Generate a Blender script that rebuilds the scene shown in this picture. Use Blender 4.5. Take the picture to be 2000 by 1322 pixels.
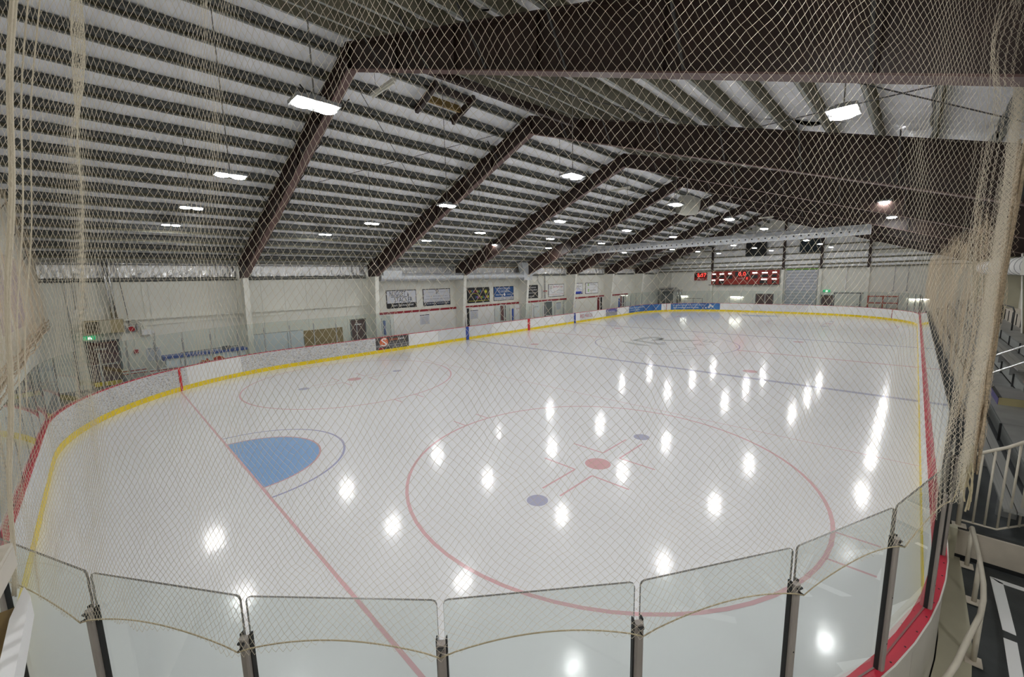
import bpy, bmesh, math, random
import numpy as np
from mathutils import Vector, Matrix
random.seed(7); rng = np.random.default_rng(7)
for o in list(bpy.data.objects): bpy.data.objects.remove(o, do_unlink=True)
S = bpy.context.scene
COL = S.collection
pi = math.pi

# ------------------------------------------------------------------ camera
cam_d = bpy.data.cameras.new('camera'); cam = bpy.data.objects.new('camera', cam_d); COL.objects.link(cam)
cam_d.sensor_width = 36.0; cam_d.lens = 36.0 * 794.8 / 2000.0; cam_d.clip_start = 0.05; cam_d.clip_end = 300
YAW, PITCH, ROLL = 0.7787, 0.1441, -0.0223
_f = Vector((math.cos(YAW) * math.cos(PITCH), math.sin(YAW) * math.cos(PITCH), -math.sin(PITCH)))
_r = Vector((math.sin(YAW), -math.cos(YAW), 0)); _u = _r.cross(_f)
_r2 = _r * math.cos(ROLL) + _u * math.sin(ROLL); _u2 = -_r * math.sin(ROLL) + _u * math.cos(ROLL)
cam.matrix_world = Matrix(((_r2.x, _u2.x, -_f.x, 1.2773), (_r2.y, _u2.y, -_f.y, 0.4502), (_r2.z, _u2.z, -_f.z, 4.5405), (0, 0, 0, 1)))
S.camera = cam
# ------------------------------------------------------------------ world, exposure
W = bpy.data.worlds.new('World'); S.world = W; W.use_nodes = True
W.node_tree.nodes['Background'].inputs[0].default_value = (0.9, 0.95, 1, 1)
W.node_tree.nodes['Background'].inputs[1].default_value = 0.05
S.view_settings.view_transform = 'Standard'; S.view_settings.look = 'None'
S.view_settings.gamma = 1.0; S.view_settings.use_curve_mapping = False
S.view_settings.exposure = 0.2
LAMP_EMISSION = 165.0
S.cycles.max_bounces = 7; S.cycles.diffuse_bounces = 4; S.cycles.glossy_bounces = 3
S.cycles.transparent_max_bounces = 24; S.cycles.caustics_reflective = False; S.cycles.caustics_refractive = False
S.cycles.sample_clamp_indirect = 4.0

# ------------------------------------------------------------------ rink numbers (metres, ice at z=0)
RW, RL, RR = 24.8, 56.2, 8.61        # rink width, length, corner radius
HB = 1.02                            # board height
WN, WF, WL, WR = -0.55, 59.5, 27.3, -3.75   # near, far, left, right walls
FX = [-0.5, 7.0, 14.5, 22.0, 29.5, 37.0, 44.5, 52.0, 59.3]
RIDGE = 12.1
def ztop(y): return 11.05 - .36 * (y - RIDGE) if y > RIDGE else 11.05 - .317 * (RIDGE - y)
def zbot(y): return 10.4 - .394 * (y - RIDGE) if y > RIDGE else 10.38 - .351 * (RIDGE - y)

# ------------------------------------------------------------------ materials
def mat(name, color, rough=.6, metal=0, noise=0, nscale=5, bump=0, bscale=20, coat=0, emit=0, spec=.5, coat_rough=.1, ncol=None, stretch=None):
    m = bpy.data.materials.new(name); m.use_nodes = True; nt = m.node_tree; b = nt.nodes['Principled BSDF']
    c = (*color, 1); b.inputs['Base Color'].default_value = c; b.inputs['Roughness'].default_value = rough
    b.inputs['Metallic'].default_value = metal; b.inputs['Specular IOR Level'].default_value = spec
    if coat: b.inputs['Coat Weight'].default_value = coat; b.inputs['Coat Roughness'].default_value = coat_rough
    if emit:
        b.inputs['Emission Color'].default_value = c; b.inputs['Emission Strength'].default_value = emit
    if noise or bump:
        tc = nt.nodes.new('ShaderNodeTexCoord'); mp = nt.nodes.new('ShaderNodeMapping')
        nt.links.new(tc.outputs['Object'], mp.inputs[0])
        if stretch: mp.inputs['Scale'].default_value = stretch
    if noise:
        n = nt.nodes.new('ShaderNodeTexNoise'); n.inputs['Scale'].default_value = nscale; n.inputs['Detail'].default_value = 5
        nt.links.new(mp.outputs[0], n.inputs['Vector'])
        mx = nt.nodes.new('ShaderNodeMix'); mx.data_type = 'RGBA'
        rp = nt.nodes.new('ShaderNodeMapRange'); rp.inputs[1].default_value = .35; rp.inputs[2].default_value = .65
        nt.links.new(n.outputs[0], rp.inputs[0]); nt.links.new(rp.outputs[0], mx.inputs[0])
        d = ncol or tuple(x * (1 - noise) for x in color)
        mx.inputs[6].default_value = c; mx.inputs[7].default_value = (*d, 1)
        nt.links.new(mx.outputs[2], b.inputs['Base Color'])
    if bump:
        n2 = nt.nodes.new('ShaderNodeTexNoise'); n2.inputs['Scale'].default_value = bscale; n2.inputs['Detail'].default_value = 3
        nt.links.new(mp.outputs[0], n2.inputs['Vector'])
        bp = nt.nodes.new('ShaderNodeBump'); bp.inputs['Strength'].default_value = bump; bp.inputs['Distance'].default_value = .02
        nt.links.new(n2.outputs[0], bp.inputs['Height']); nt.links.new(bp.outputs[0], b.inputs['Normal'])
    return m
def scuffed(name, base, amount):
    m = mat(name, base, .35, noise=.12, nscale=.8)
    nt = m.node_tree; b = nt.nodes['Principled BSDF']
    tc = nt.nodes.new('ShaderNodeTexCoord'); mp = nt.nodes.new('ShaderNodeMapping'); mp.inputs['Scale'].default_value = (9, 9, 22)
    n = nt.nodes.new('ShaderNodeTexNoise'); n.inputs['Scale'].default_value = 1.4; n.inputs['Detail'].default_value = 7; n.inputs['Roughness'].default_value = .75
    r = nt.nodes.new('ShaderNodeMapRange'); r.inputs[1].default_value = .50; r.inputs[2].default_value = .62; r.inputs[3].default_value = 0; r.inputs[4].default_value = amount
    mx = nt.nodes.new('ShaderNodeMix'); mx.data_type = 'RGBA'; mx.inputs[7].default_value = (.08, .08, .085, 1)
    old = b.inputs['Base Color'].links[0].from_socket
    nt.links.new(tc.outputs['Object'], mp.inputs[0]); nt.links.new(mp.outputs[0], n.inputs['Vector']); nt.links.new(n.outputs[0], r.inputs[0])
    nt.links.new(old, mx.inputs[6]); nt.links.new(r.outputs[0], mx.inputs[0]); nt.links.new(mx.outputs[2], b.inputs['Base Color'])
    return m
def glass_mat(name, tint):
    m = bpy.data.materials.new(name); m.use_nodes = True; nt = m.node_tree; nt.nodes.clear()
    o = nt.nodes.new('ShaderNodeOutputMaterial'); t = nt.nodes.new('ShaderNodeBsdfTransparent'); t.inputs[0].default_value = (*tint, 1)
    g = nt.nodes.new('ShaderNodeBsdfGlossy'); g.inputs['Roughness'].default_value = .015; g.inputs[0].default_value = (.95, .97, .96, 1)
    d = nt.nodes.new('ShaderNodeBsdfDiffuse'); d.inputs[0].default_value = (.5, .56, .53, 1)
    f = nt.nodes.new('ShaderNodeFresnel'); f.inputs[0].default_value = 1.45
    geo = nt.nodes.new('ShaderNodeNewGeometry')
    inv = nt.nodes.new('ShaderNodeMath'); inv.operation = 'SUBTRACT'; inv.inputs[0].default_value = 1.0
    nt.links.new(geo.outputs['Backfacing'], inv.inputs[1])
    mul = nt.nodes.new('ShaderNodeMath'); mul.operation = 'MULTIPLY'; nt.links.new(f.outputs[0], mul.inputs[0]); nt.links.new(inv.outputs[0], mul.inputs[1])
    m1 = nt.nodes.new('ShaderNodeMixShader'); m1.inputs[0].default_value = .025
    nt.links.new(t.outputs[0], m1.inputs[1]); nt.links.new(d.outputs[0], m1.inputs[2])
    m2 = nt.nodes.new('ShaderNodeMixShader'); nt.links.new(mul.outputs[0], m2.inputs[0])
    nt.links.new(m1.outputs[0], m2.inputs[1]); nt.links.new(g.outputs[0], m2.inputs[2]); nt.links.new(m2.outputs[0], o.inputs[0])
    return m
def ice_mat(name, color):
    m = mat(name, color, .45, coat=1.0, coat_rough=.125, spec=.3)
    nt = m.node_tree; b = nt.nodes['Principled BSDF']; b.inputs['Coat IOR'].default_value = 1.31
    tc = nt.nodes.new('ShaderNodeTexCoord')
    n = nt.nodes.new('ShaderNodeTexNoise'); n.inputs['Scale'].default_value = .35; n.inputs['Detail'].default_value = 4
    geo = nt.nodes.new('ShaderNodeNewGeometry')
    nt.links.new(geo.outputs['Position'], n.inputs['Vector'])
    mx = nt.nodes.new('ShaderNodeMix'); mx.data_type = 'RGBA'; mx.inputs[6].default_value = (*[c * .96 for c in color], 1); mx.inputs[7].default_value = (*[min(1, c * 1.03) for c in color], 1)
    nt.links.new(n.outputs[0], mx.inputs[0]); nt.links.new(mx.outputs[2], b.inputs['Base Color'])
    n2 = nt.nodes.new('ShaderNodeTexNoise'); n2.inputs['Scale'].default_value = 5; n2.inputs['Detail'].default_value = 5
    nt.links.new(geo.outputs['Position'], n2.inputs['Vector'])
    bp = nt.nodes.new('ShaderNodeBump'); bp.inputs['Strength'].default_value = .05; bp.inputs['Distance'].default_value = .03
    nt.links.new(n2.outputs[0], bp.inputs['Height']); nt.links.new(bp.outputs[0], b.inputs['Coat Normal'])
    return m
M = {}
M['ice'] = ice_mat('ice', (.80, .80, .805)); M['ice_red'] = ice_mat('ice_red', (.68, .38, .39)); M['ice_redline'] = ice_mat('ice_red_line', (.72, .44, .46))
M['ice_pink'] = ice_mat('ice_pink', (.72, .50, .51)); M['ice_blueline'] = ice_mat('ice_blue_line', (.45, .45, .58)); M['ice_purple'] = ice_mat('ice_purple', (.38, .38, .56))
M['ice_crease'] = ice_mat('crease_blue', (.24, .42, .70)); M['ice_grey'] = ice_mat('ice_grey', (.48, .49, .48)); M['ice_dotblue'] = ice_mat('dot_blue', (.42, .42, .56))
M['cream'] = mat('cream_paint', (.82, .81, .73), .5, noise=.06, nscale=1.2)
M['cream_panel'] = mat('cream_panel', (.80, .79, .71), .45, noise=.05, nscale=.8, bump=.05)
M['white_paint'] = mat('white_paint', (.84, .83, .80), .5, noise=.05, nscale=1)
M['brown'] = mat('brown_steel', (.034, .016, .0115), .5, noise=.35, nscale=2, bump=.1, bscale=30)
M['flange'] = mat('brown_flange', (.13, .07, .06), .5, noise=.2, nscale=3); M['shade_roll'] = mat('blanket_shade', (.11, .115, .11), .45, noise=.3, nscale=9, bump=.4, bscale=14); M['lip'] = mat('galvanised_lip', (.34, .35, .32), .5, .2)  # dark grey strip over purlins carries the blanket's shade in its colour
M['purlin'] = mat('galvanised_purlin', (.20, .185, .125), .55, .1, noise=.3, nscale=2.5)
M['blanket'] = mat('vinyl_blanket', (.90, .90, .92), .3, noise=.1, nscale=1.5, bump=.6, bscale=3.2, stretch=(2.2, .5, .5))
M['foil'] = mat('foil_facing', (.92, .92, .92), .25, .6, bump=.9, bscale=7, stretch=(2.5, 2.5, .6))
M['foil_w'] = mat('foil_wall', (.88, .88, .88), .32, .35, bump=.7, bscale=9, stretch=(1, 2, 1))
M['duct'] = mat('spiral_duct', (.66, .68, .70), .3, .45, noise=.15, nscale=6)
M['steel'] = mat('grey_steel', (.38, .38, .38), .4, .6); M['darksteel'] = mat('dark_steel', (.06, .06, .06), .5, .3)
M['cable'] = mat('steel_cable', (.25, .24, .22), .5, .5)
M['housing'] = mat('lamp_housing', (.35, .36, .37), .4, .4)
M['board'] = mat('board_white', (.80, .80, .79), .25, noise=.03, nscale=2); M['board_grey'] = mat('board_grey', (.66, .67, .68), .3, noise=.08, nscale=1.5)
M['scuff'] = scuffed('board_scuffed', (.66, .66, .66), .85); M['scuff2'] = scuffed('board_marked', (.76, .76, .76), .4)
M['yellow'] = mat('kick_yellow', (.86, .64, .01), .35, noise=.12, nscale=3); M['red'] = mat('rail_red', (.60, .03, .06), .35, noise=.15, nscale=2)
M['stripe_red'] = mat('stripe_red', (.55, .02, .03), .4); M['stripe_blue'] = mat('stripe_blue', (.03, .07, .32), .4); M['red_trim'] = mat('red_trim', (.30, .012, .022), .4)
M['outer'] = mat('outer_board', (.66, .62, .56), .35, noise=.06, nscale=2)
M['glass'] = glass_mat('shield_glass', (.935, .96, .952)); M['glass_edge'] = mat('glass_edge', (.17, .165, .15), .25)
M['post'] = mat('anodised_post', (.36, .32, .29), .45, .1, noise=.08); M['postgrey'] = mat('aluminium_post', (.50, .50, .50), .35, .5); M['gasket'] = mat('rubber_gasket', (.012, .012, .012), .6)
M['net'] = mat('net_cord', (.76, .68, .54), .8); M['net_tan'] = mat('net_cord_tan', (.74, .60, .42), .8)
M['rope'] = mat('net_rope', (.50, .42, .27), .8, noise=.2, nscale=30)
M['drape'] = mat('gathered_net', (.66, .52, .36), .85, noise=.4, nscale=40, bump=.8, bscale=60)
M['rubber'] = mat('rubber_floor', (.045, .05, .052), .55, noise=.3, nscale=3, bump=.2, bscale=60)
M['concrete'] = mat('painted_concrete', (.62, .55, .46), .6, noise=.12, nscale=4, bump=.1)
M['curb'] = mat('beige_curb', (.52, .49, .37), .45, noise=.1, nscale=2)
M['rail_cream'] = mat('cream_rail', (.66, .60, .50), .35, noise=.06, nscale=10); M['chrome'] = mat('bright_rail', (.75, .75, .74), .25, .7)
M['alu'] = mat('aluminium_plank', (.42, .42, .40), .38, .55, noise=.15, nscale=3, stretch=(.2, 20, 20)); M['deck'] = mat('grey_deck', (.30, .30, .285), .4, .2, noise=.25, nscale=1.5)
M['riser'] = mat('riser_grey', (.42, .43, .41), .4, .3, noise=.1)
M['maroon'] = mat('maroon_door', (.075, .022, .022), .45); M['maroon2'] = mat('dark_red_door', (.17, .015, .02), .45); M['frame_grey'] = mat('door_frame_grey', (.12, .13, .13), .5)
M['black'] = mat('black', (.012, .012, .013), .4); M['white'] = mat('white_print', (.85, .85, .85), .5); M['signwhite'] = mat('sign_white', (.62, .63, .68), .4)
M['text_grey'] = mat('text_grey', (.12, .12, .13), .5); M['navy'] = mat('navy', (.012, .018, .05), .4); M['signblue'] = mat('sign_blue', (.018, .085, .26), .4)
M['adblue'] = mat('ad_blue', (.05, .19, .45), .35, noise=.5, nscale=.9, ncol=(.02, .08, .26)); M['addark'] = mat('ad_charcoal', (.065, .06, .06), .35); M['adpurple'] = mat('ad_purple', (.10, .10, .30), .35); M['adgrey'] = mat('ad_grey', (.30, .30, .32), .35, noise=.2, nscale=3)
M['txt_red'] = mat('print_red', (.42, .02, .03), .5); M['txt_blue'] = mat('print_blue', (.02, .05, .42), .5); M['txt_green'] = mat('print_green', (.25, .55, .08), .5); M['txt_yel'] = mat('print_yellow', (.72, .68, .05), .5)
M['txt_orange'] = mat('print_orange', (.65, .14, .05), .5); M['txt_sky'] = mat('print_sky', (.08, .30, .62), .5); M['txt_viol'] = mat('print_violet', (.25, .10, .40), .5)
M['scorered'] = mat('scoreboard_red', (.30, .022, .012), .4); M['led'] = mat('led_red', (1, .03, .02), .5, emit=3.0); M['lit'] = mat('lit_legend', (1, .98, .95), .5, emit=2.2); M['exit_green'] = mat('exit_green', (.02, .42, .16), .5, emit=.5); M['exit_white'] = mat('exit_white', (.85, 1, .9), .5, emit=.9)
M['slat'] = mat('door_slat', (.52, .54, .58), .4, .1, noise=.05); M['ply'] = mat('plywood', (.33, .22, .075), .55, noise=.25, nscale=2, stretch=(.4, 1, 3)); M['whiteboard'] = mat('whiteboard', (.68, .73, .76), .2)
M['heater'] = mat('heater_tan', (.42, .35, .20), .5); M['bluepad'] = mat('blue_pad', (.03, .08, .33), .4); M['flame'] = mat('flame_red', (.55, .04, .02), .5); M['flame_y'] = mat('flame_yellow', (.75, .50, .10), .5)
M['bench_red'] = mat('bench_red', (.30, .05, .04), .45); M['rack'] = mat('rack_red', (.42, .06, .02), .45); M['tan'] = mat('tan_step', (.50, .42, .22), .5); M['steppurple'] = mat('step_purple', (.15, .13, .34), .5); M['stepred'] = mat('step_red', (.55, .10, .07), .5)
M['louver'] = mat('louver_dark', (.05, .055, .06), .4, .3); M['louver_blue'] = mat('louver_blue', (.03, .06, .08), .4); M['fanwhite'] = mat('fan_shroud', (.55, .54, .47), .5)
M['tube'] = mat('white_tube', (.80, .78, .70), .4); M['hose'] = mat('silver_pipe', (.60, .60, .60), .25, .9); M['banner'] = mat('faded_banner', (.36, .29, .40), .6, noise=.5, nscale=4, ncol=(.58, .50, .50), stretch=(1, 1, .1))
M['lightstrip'] = mat('tube_light_on', (1, .96, .86), .5, emit=14)
# diffuser: bright emitter
m = bpy.data.materials.new('lamp_diffuser'); m.use_nodes = True; nt = m.node_tree; nt.nodes.clear()
o_ = nt.nodes.new('ShaderNodeOutputMaterial'); e_ = nt.nodes.new('ShaderNodeEmission'); e_.inputs[0].default_value = (.985, .99, .99, 1); e_.inputs[1].default_value = LAMP_EMISSION
nt.links.new(e_.outputs[0], o_.inputs[0]); M['diffuser'] = m

# ------------------------------------------------------------------ mesh helpers
class MB:
    def __init__(s): s.v = []; s.f = []; s.mi = []
    def quad(s, pts, mi=0):
        b = len(s.v); s.v += [tuple(p) for p in pts]; s.f.append(tuple(range(b, b + len(pts)))); s.mi.append(mi); return s
    def box(s, x0, x1, y0, y1, z0, z1, mi=0):
        b = len(s.v); s.v += [(x, y, z) for x in (x0, x1) for y in (y0, y1) for z in (z0, z1)]
        for q in ((0, 1, 3, 2), (4, 6, 7, 5), (0, 4, 5, 1), (2, 3, 7, 6), (0, 2, 6, 4), (1, 5, 7, 3)):
            s.f.append(tuple(b + i for i in q)); s.mi.append(mi)
        return s
    def obox(s, a, bpt, w, h, mi=0, up=Vector((0, 0, 1)), off=(0, 0)):
        a = Vector(a); bpt = Vector(bpt); d = (bpt - a).normalized(); sd = d.cross(up).normalized(); u = sd.cross(d)
        b = len(s.v)
        for p in (a, bpt):
            for i, j in ((-1, -1), (1, -1), (1, 1), (-1, 1)):
                s.v.append(tuple(p + sd * (w / 2 * i + off[0]) + u * (h / 2 * j + off[1])))
        for q in ((0, 1, 2, 3), (7, 6, 5, 4), (0, 4, 5, 1), (1, 5, 6, 2), (2, 6, 7, 3), (3, 7, 4, 0)):
            s.f.append(tuple(b + i for i in q)); s.mi.append(mi)
        return s
    def tube(s, pts, r, n=8, mi=0, cap=True):
        pts = [Vector(p) for p in pts]; rs = r if isinstance(r, (list, tuple)) else [r] * len(pts)
        b = len(s.v); up = Vector((0, 0, 1)); N = len(pts)
        t0 = (pts[1] - pts[0]).normalized(); sd = t0.cross(up)
        if sd.length < .05: sd = t0.cross(Vector((1, 0, 0)))
        sd.normalize()
        for i, p in enumerate(pts):
            t = ((pts[min(i + 1, N - 1)] - pts[max(i - 1, 0)])).normalized()
            sd = (sd - t * sd.dot(t)); sd.normalize(); u = sd.cross(t)
            for k in range(n):
                a = 2 * pi * k / n; s.v.append(tuple(p + sd * math.cos(a) * rs[i] + u * math.sin(a) * rs[i]))
        for i in range(N - 1):
            for k in range(n):
                k2 = (k + 1) % n; s.f.append((b + i * n + k, b + i * n + k2, b + (i + 1) * n + k2, b + (i + 1) * n + k)); s.mi.append(mi)
        if cap:
            s.f.append(tuple(b + k for k in range(n))[::-1]); s.mi.append(mi)
            s.f.append(tuple(b + (N - 1) * n + k for k in range(n))); s.mi.append(mi)
        return s
    def prism(s, poly, axis, a0, a1, mi=0):
        n = len(poly); b = len(s.v)
        for a in (a0, a1):
            for p in poly:
                s.v.append({'x': (a, p[0], p[1]), 'y': (p[0], a, p[1]), 'z': (p[0], p[1], a)}[axis])
        s.f.append(tuple(range(b, b + n))[::-1]); s.mi.append(mi); s.f.append(tuple(range(b + n, b + 2 * n))); s.mi.append(mi)
        for i in range(n):
            j = (i + 1) % n; s.f.append((b + i, b + j, b + n + j, b + n + i)); s.mi.append(mi)
        return s
    def build(s, name, mats, parent=None, smooth=False, loc=None):
        me = bpy.data.meshes.new(name); v = s.v
        if loc is not None: v = [(a - loc[0], b - loc[1], c - loc[2]) for a, b, c in v]
        me.from_pydata(v, [], s.f)
        mats = mats if isinstance(mats, (list, tuple)) else [mats]
        for m_ in mats: me.materials.append(M[m_] if isinstance(m_, str) else m_)
        if len(mats) > 1: me.polygons.foreach_set('material_index', s.mi)
        bm = bmesh.new(); bm.from_mesh(me); bmesh.ops.recalc_face_normals(bm, faces=bm.faces); bm.to_mesh(me); bm.free()
        if smooth: me.polygons.foreach_set('use_smooth', [True] * len(me.polygons))
        o = bpy.data.objects.new(name, me); COL.objects.link(o)
        if parent is not None:
            o.parent = parent; pl = parent_world(parent)
            if loc is not None: o.location = Vector(loc) - pl
            else: o.location = -pl
        elif loc is not None: o.location = loc
        return o
def parent_world(p):
    l = Vector(p.location); q = p.parent
    while q is not None: l += Vector(q.location); q = q.parent
    return l
def tag(o, label, cat=None, group=None, kind=None):
    if label: o['label'] = label
    if cat: o['category'] = cat
    if group: o['group'] = group
    if kind: o['kind'] = kind
    return o
def empty(name, loc, label=None, cat=None, group=None, kind=None):
    o = bpy.data.objects.new(name, None); COL.objects.link(o); o.location = loc; o.empty_display_size = .2
    return tag(o, label, cat, group, kind)
def shallow(ch, parent):
    c = ch.copy(); COL.objects.link(c); c.parent = parent; return c
def bx(name, m_, parent, *a, **k): return MB().box(*a).build(name, m_, parent, **k)
def struct(name, mb, m_, **k): return tag(mb.build(name, m_, **k), None, kind='structure')
TXT = {}
def text(name, body, parent, m_, p0, width, height, facing, spacing=1.0, shear=0, depth=.003):
    """p0: world point at the lower left corner of the text as read; facing '-y' | '-x' | 'z'"""
    cu = bpy.data.curves.new('lettering', 'FONT'); cu.body = body; cu.size = 1; cu.extrude = .0; cu.space_character = spacing; cu.shear = shear; cu.resolution_u = 2
    tmp = bpy.data.objects.new('tmp', cu); COL.objects.link(tmp)
    me = bpy.data.meshes.new_from_object(tmp.evaluated_get(bpy.context.evaluated_depsgraph_get()))
    bpy.data.objects.remove(tmp); bpy.data.curves.remove(cu)
    n = len(me.vertices); co = np.empty(n * 3); me.vertices.foreach_get('co', co); co = co.reshape(-1, 3)
    mn = co.min(0); mxx = co.max(0); u = (co[:, 0] - mn[0]) / max(mxx[0] - mn[0], 1e-6) * width; v = (co[:, 1] - mn[1]) / max(mxx[1] - mn[1], 1e-6) * height
    z = np.zeros(n)
    if facing == '-y': out = np.stack([u, z, v], 1)
    elif facing == '-x': out = np.stack([z, -u, v], 1)
    elif facing == '+x': out = np.stack([z, u, v], 1)
    else: out = np.stack([u, v, z], 1)
    me.vertices.foreach_set('co', out.ravel()); me.update(); me.materials.append(M[m_])
    o = bpy.data.objects.new(name, me); COL.objects.link(o); o.parent = parent
    o.location = Vector(p0) - parent_world(parent); return o

# ------------------------------------------------------------------ boards path
SEG = [('a', (RR, RR), 1.5 * pi, pi), ('l', (0, RR), (0, RW - RR)), ('a', (RR, RW - RR), pi, pi / 2), ('l', (RR, RW), (RL - RR, RW)),
       ('a', (RL - RR, RW - RR), pi / 2, 0), ('l', (RL, RW - RR), (RL, RR)), ('a', (RL - RR, RR), 0, -pi / 2), ('l', (RL - RR, 0), (RR, 0))]
LEN = [RR * pi / 2, RW - 2 * RR, RR * pi / 2, RL - 2 * RR, RR * pi / 2, RW - 2 * RR, RR * pi / 2, RL - 2 * RR]
CUM = [0]
for l in LEN: CUM.append(CUM[-1] + l)
TOTAL = CUM[-1]
def path(s, off=0):
    s = s % TOTAL
    for i, sg in enumerate(SEG):
        if s <= CUM[i + 1] + 1e-9:
            t = (s - CUM[i]) / LEN[i]
            if sg[0] == 'a':
                a = sg[2] + (sg[3] - sg[2]) * t; return (sg[1][0] + (RR + off) * math.cos(a), sg[1][1] + (RR + off) * math.sin(a))
            x = sg[1][0] + (sg[2][0] - sg[1][0]) * t; y = sg[1][1] + (sg[2][1] - sg[1][1]) * t
            n = [None, (-1, 0), None, (0, 1), None, (1, 0), None, (0, -1)][i]
            return (x + n[0] * off, y + n[1] * off)
def ribbon(mb, s0, s1, o0, o1, z0, z1, mi=0, step=.45, mi_top=None):
    n = max(1, int(math.ceil((s1 - s0) / step))); b = len(mb.v)
    for i in range(n + 1):
        s = s0 + (s1 - s0) * i / n; p = path(s, o0); q = path(s, o1)
        mb.v += [(p[0], p[1], z0), (q[0], q[1], z0), (q[0], q[1], z1), (p[0], p[1], z1)]
    for i in range(n):
        c = b + i * 4
        for k in range(4):
            k2 = (k + 1) % 4; mb.f.append((c + k, c + k2, c + 4 + k2, c + 4 + k)); mb.mi.append(mi_top if (k == 2 and mi_top is not None) else mi)
    mb.f.append((b, b + 3, b + 2, b + 1)); mb.mi.append(mi); c = b + n * 4; mb.f.append((c, c + 1, c + 2, c + 3)); mb.mi.append(mi)
    return mb
def s_left(x): return CUM[3] + (x - RR)          # left straight
def s_far(y): return CUM[5] + (RW - RR - y)

# ================================================================== STRUCTURE
# floor of the building (rubber matting round the rink)
fm = MB(); fm.box(WN - 3, WF, WR - .2, WL + .2, -.25, -.05)
struct('floor', fm, 'rubber')
# ice sheet
def ice_poly(off, z, n=24):
    pts = []
    for i in range(0, len(SEG)):
        k = n if SEG[i][0] == 'a' else 1
        for j in range(k): pts.append((*path(CUM[i] + LEN[i] * j / k, off), z))
    return pts
ip = [(p[0], p[1]) for p in ice_poly(0.01, 0)]
ice = MB().prism(ip, 'z', -.06, 0).build('ice_sheet', 'ice')
tag(ice, 'white ice sheet of the hockey rink inside the boards', 'ice rink')
# apron floor outside boards, level with ice
ap = MB()
ribbon(ap, 0, TOTAL, .146, .43, -.05, .012)
apron = ap.build('floor_apron', 'curb'); tag(apron, None, kind='structure'); apron.name = 'trim_1'
def disc(mb, cx, cy, r, z, n=40, a0=0, a1=2 * pi):
    mb.quad([(cx + r * math.cos(a0 + (a1 - a0) * i / n), cy + r * math.sin(a0 + (a1 - a0) * i / n), z) for i in range(n if a1 - a0 > 6.2 else n + 1)])
def ring(mb, cx, cy, r0, r1, z, n=72, a0=0, a1=2 * pi):
    for i in range(n):
        a, b = a0 + (a1 - a0) * i / n, a0 + (a1 - a0) * (i + 1) / n
        mb.quad([(cx + r0 * math.cos(a), cy + r0 * math.sin(a), z), (cx + r1 * math.cos(a), cy + r1 * math.sin(a), z), (cx + r1 * math.cos(b), cy + r1 * math.sin(b), z), (cx + r0 * math.cos(b), cy + r0 * math.sin(b), z)])
def rect(mb, x0, x1, y0, y1, z): mb.quad([(x0, y0, z), (x1, y0, z), (x1, y1, z), (x0, y1, z)])
CY = RW / 2
for gx, dr in ((3.41, 1), (RL - 3.41, -1)):
    mb = MB(); yw = RW - 1.75; rect(mb, gx - .03, gx + .03, 1.78, yw, .003); mb.build('goal_line', 'ice_redline', ice)
    mb = MB(); disc(mb, gx, CY, 1.8, .001, 32, -pi / 2 if dr > 0 else pi / 2, pi / 2 if dr > 0 else 1.5 * pi); mb.build('goal_crease', 'ice_crease', ice)
    mb = MB(); ring(mb, gx, CY, 1.8, 1.85, .0015, 40, -pi / 2 if dr > 0 else pi / 2, pi / 2 if dr > 0 else 1.5 * pi); mb.build('crease_outline', 'ice_red', ice)
    mb = MB(); ring(mb, gx, CY, 2.41, 2.47, .0015, 48, -pi / 2 if dr > 0 else pi / 2, pi / 2 if dr > 0 else 1.5 * pi); mb.build('crease_arc', 'ice_purple', ice)
    mb = MB(); rect(mb, gx + dr * 10.92 - .02, gx + dr * 10.92 + .02, .02, RW - .02, .001); mb.build('pass_line', 'ice_pink', ice)
    for cy in (CY - 6.75, CY + 6.75):
        cx = gx + dr * 6.05
        mb = MB(); ring(mb, cx, cy, 4.53, 4.60, .002)
        for sx in (-1, 1):
            for sy in (-1, 1):
                rect(mb, cx + sx * .47 - .025, cx + sx * .47 + .025, min(cy + sy * 4.56, cy + sy * 5.17), max(cy + sy * 4.56, cy + sy * 5.17), .002)
        mb.build('faceoff_circle', 'ice_redline', ice)
        mb = MB(); disc(mb, cx, cy, .31, .002); mb.build('faceoff_dot', 'ice_red', ice)
        for sx in (-1, 1):
            mb = MB(); disc(mb, cx + sx * 2.27, cy, .22, .002); mb.build('pass_dot', 'ice_dotblue', ice)
            for sy in (-1, 1):
                mb = MB(); xa, xb = sorted((cx + sx * .62, cx + sx * 1.82)); ya, yb = sorted((cy + sy * .24, cy + sy * 1.18))
                rect(mb, xa, xb, cy + sy * .24 - .025, cy + sy * .24 + .025, .002); rect(mb, cx + sx * .62 - .025, cx + sx * .62 + .025, ya, yb, .0025)
                mb.build('hash_mark', 'ice_redline', ice)
for bxx in (21.06, 35.1):
    mb = MB(); rect(mb, bxx - .15, bxx + .15, .02, RW - .02, .002); mb.build('blue_line', 'ice_blueline', ice)
for ya_, yb_ in ((.02, CY - 4.57), (CY + 4.57, RW - .02)): mb = MB(); rect(mb, 27.98, 28.26, ya_, yb_, .002); mb.build('centre_line', 'ice_pink', ice)
mb = MB(); ring(mb, 28.14, CY, 4.54, 4.61, .002); mb.build('centre_circle', 'ice_purple', ice)
mb = MB(); disc(mb, 28.14, CY, .2, .004); mb.build('centre_dot', 'ice_dotblue', ice)
for x in (22.5, 33.7):
    for y in (CY - 6.75, CY + 6.75):
        mb = MB(); disc(mb, x, y, .31, .002); mb.build('faceoff_dot', 'ice_red', ice)
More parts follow.
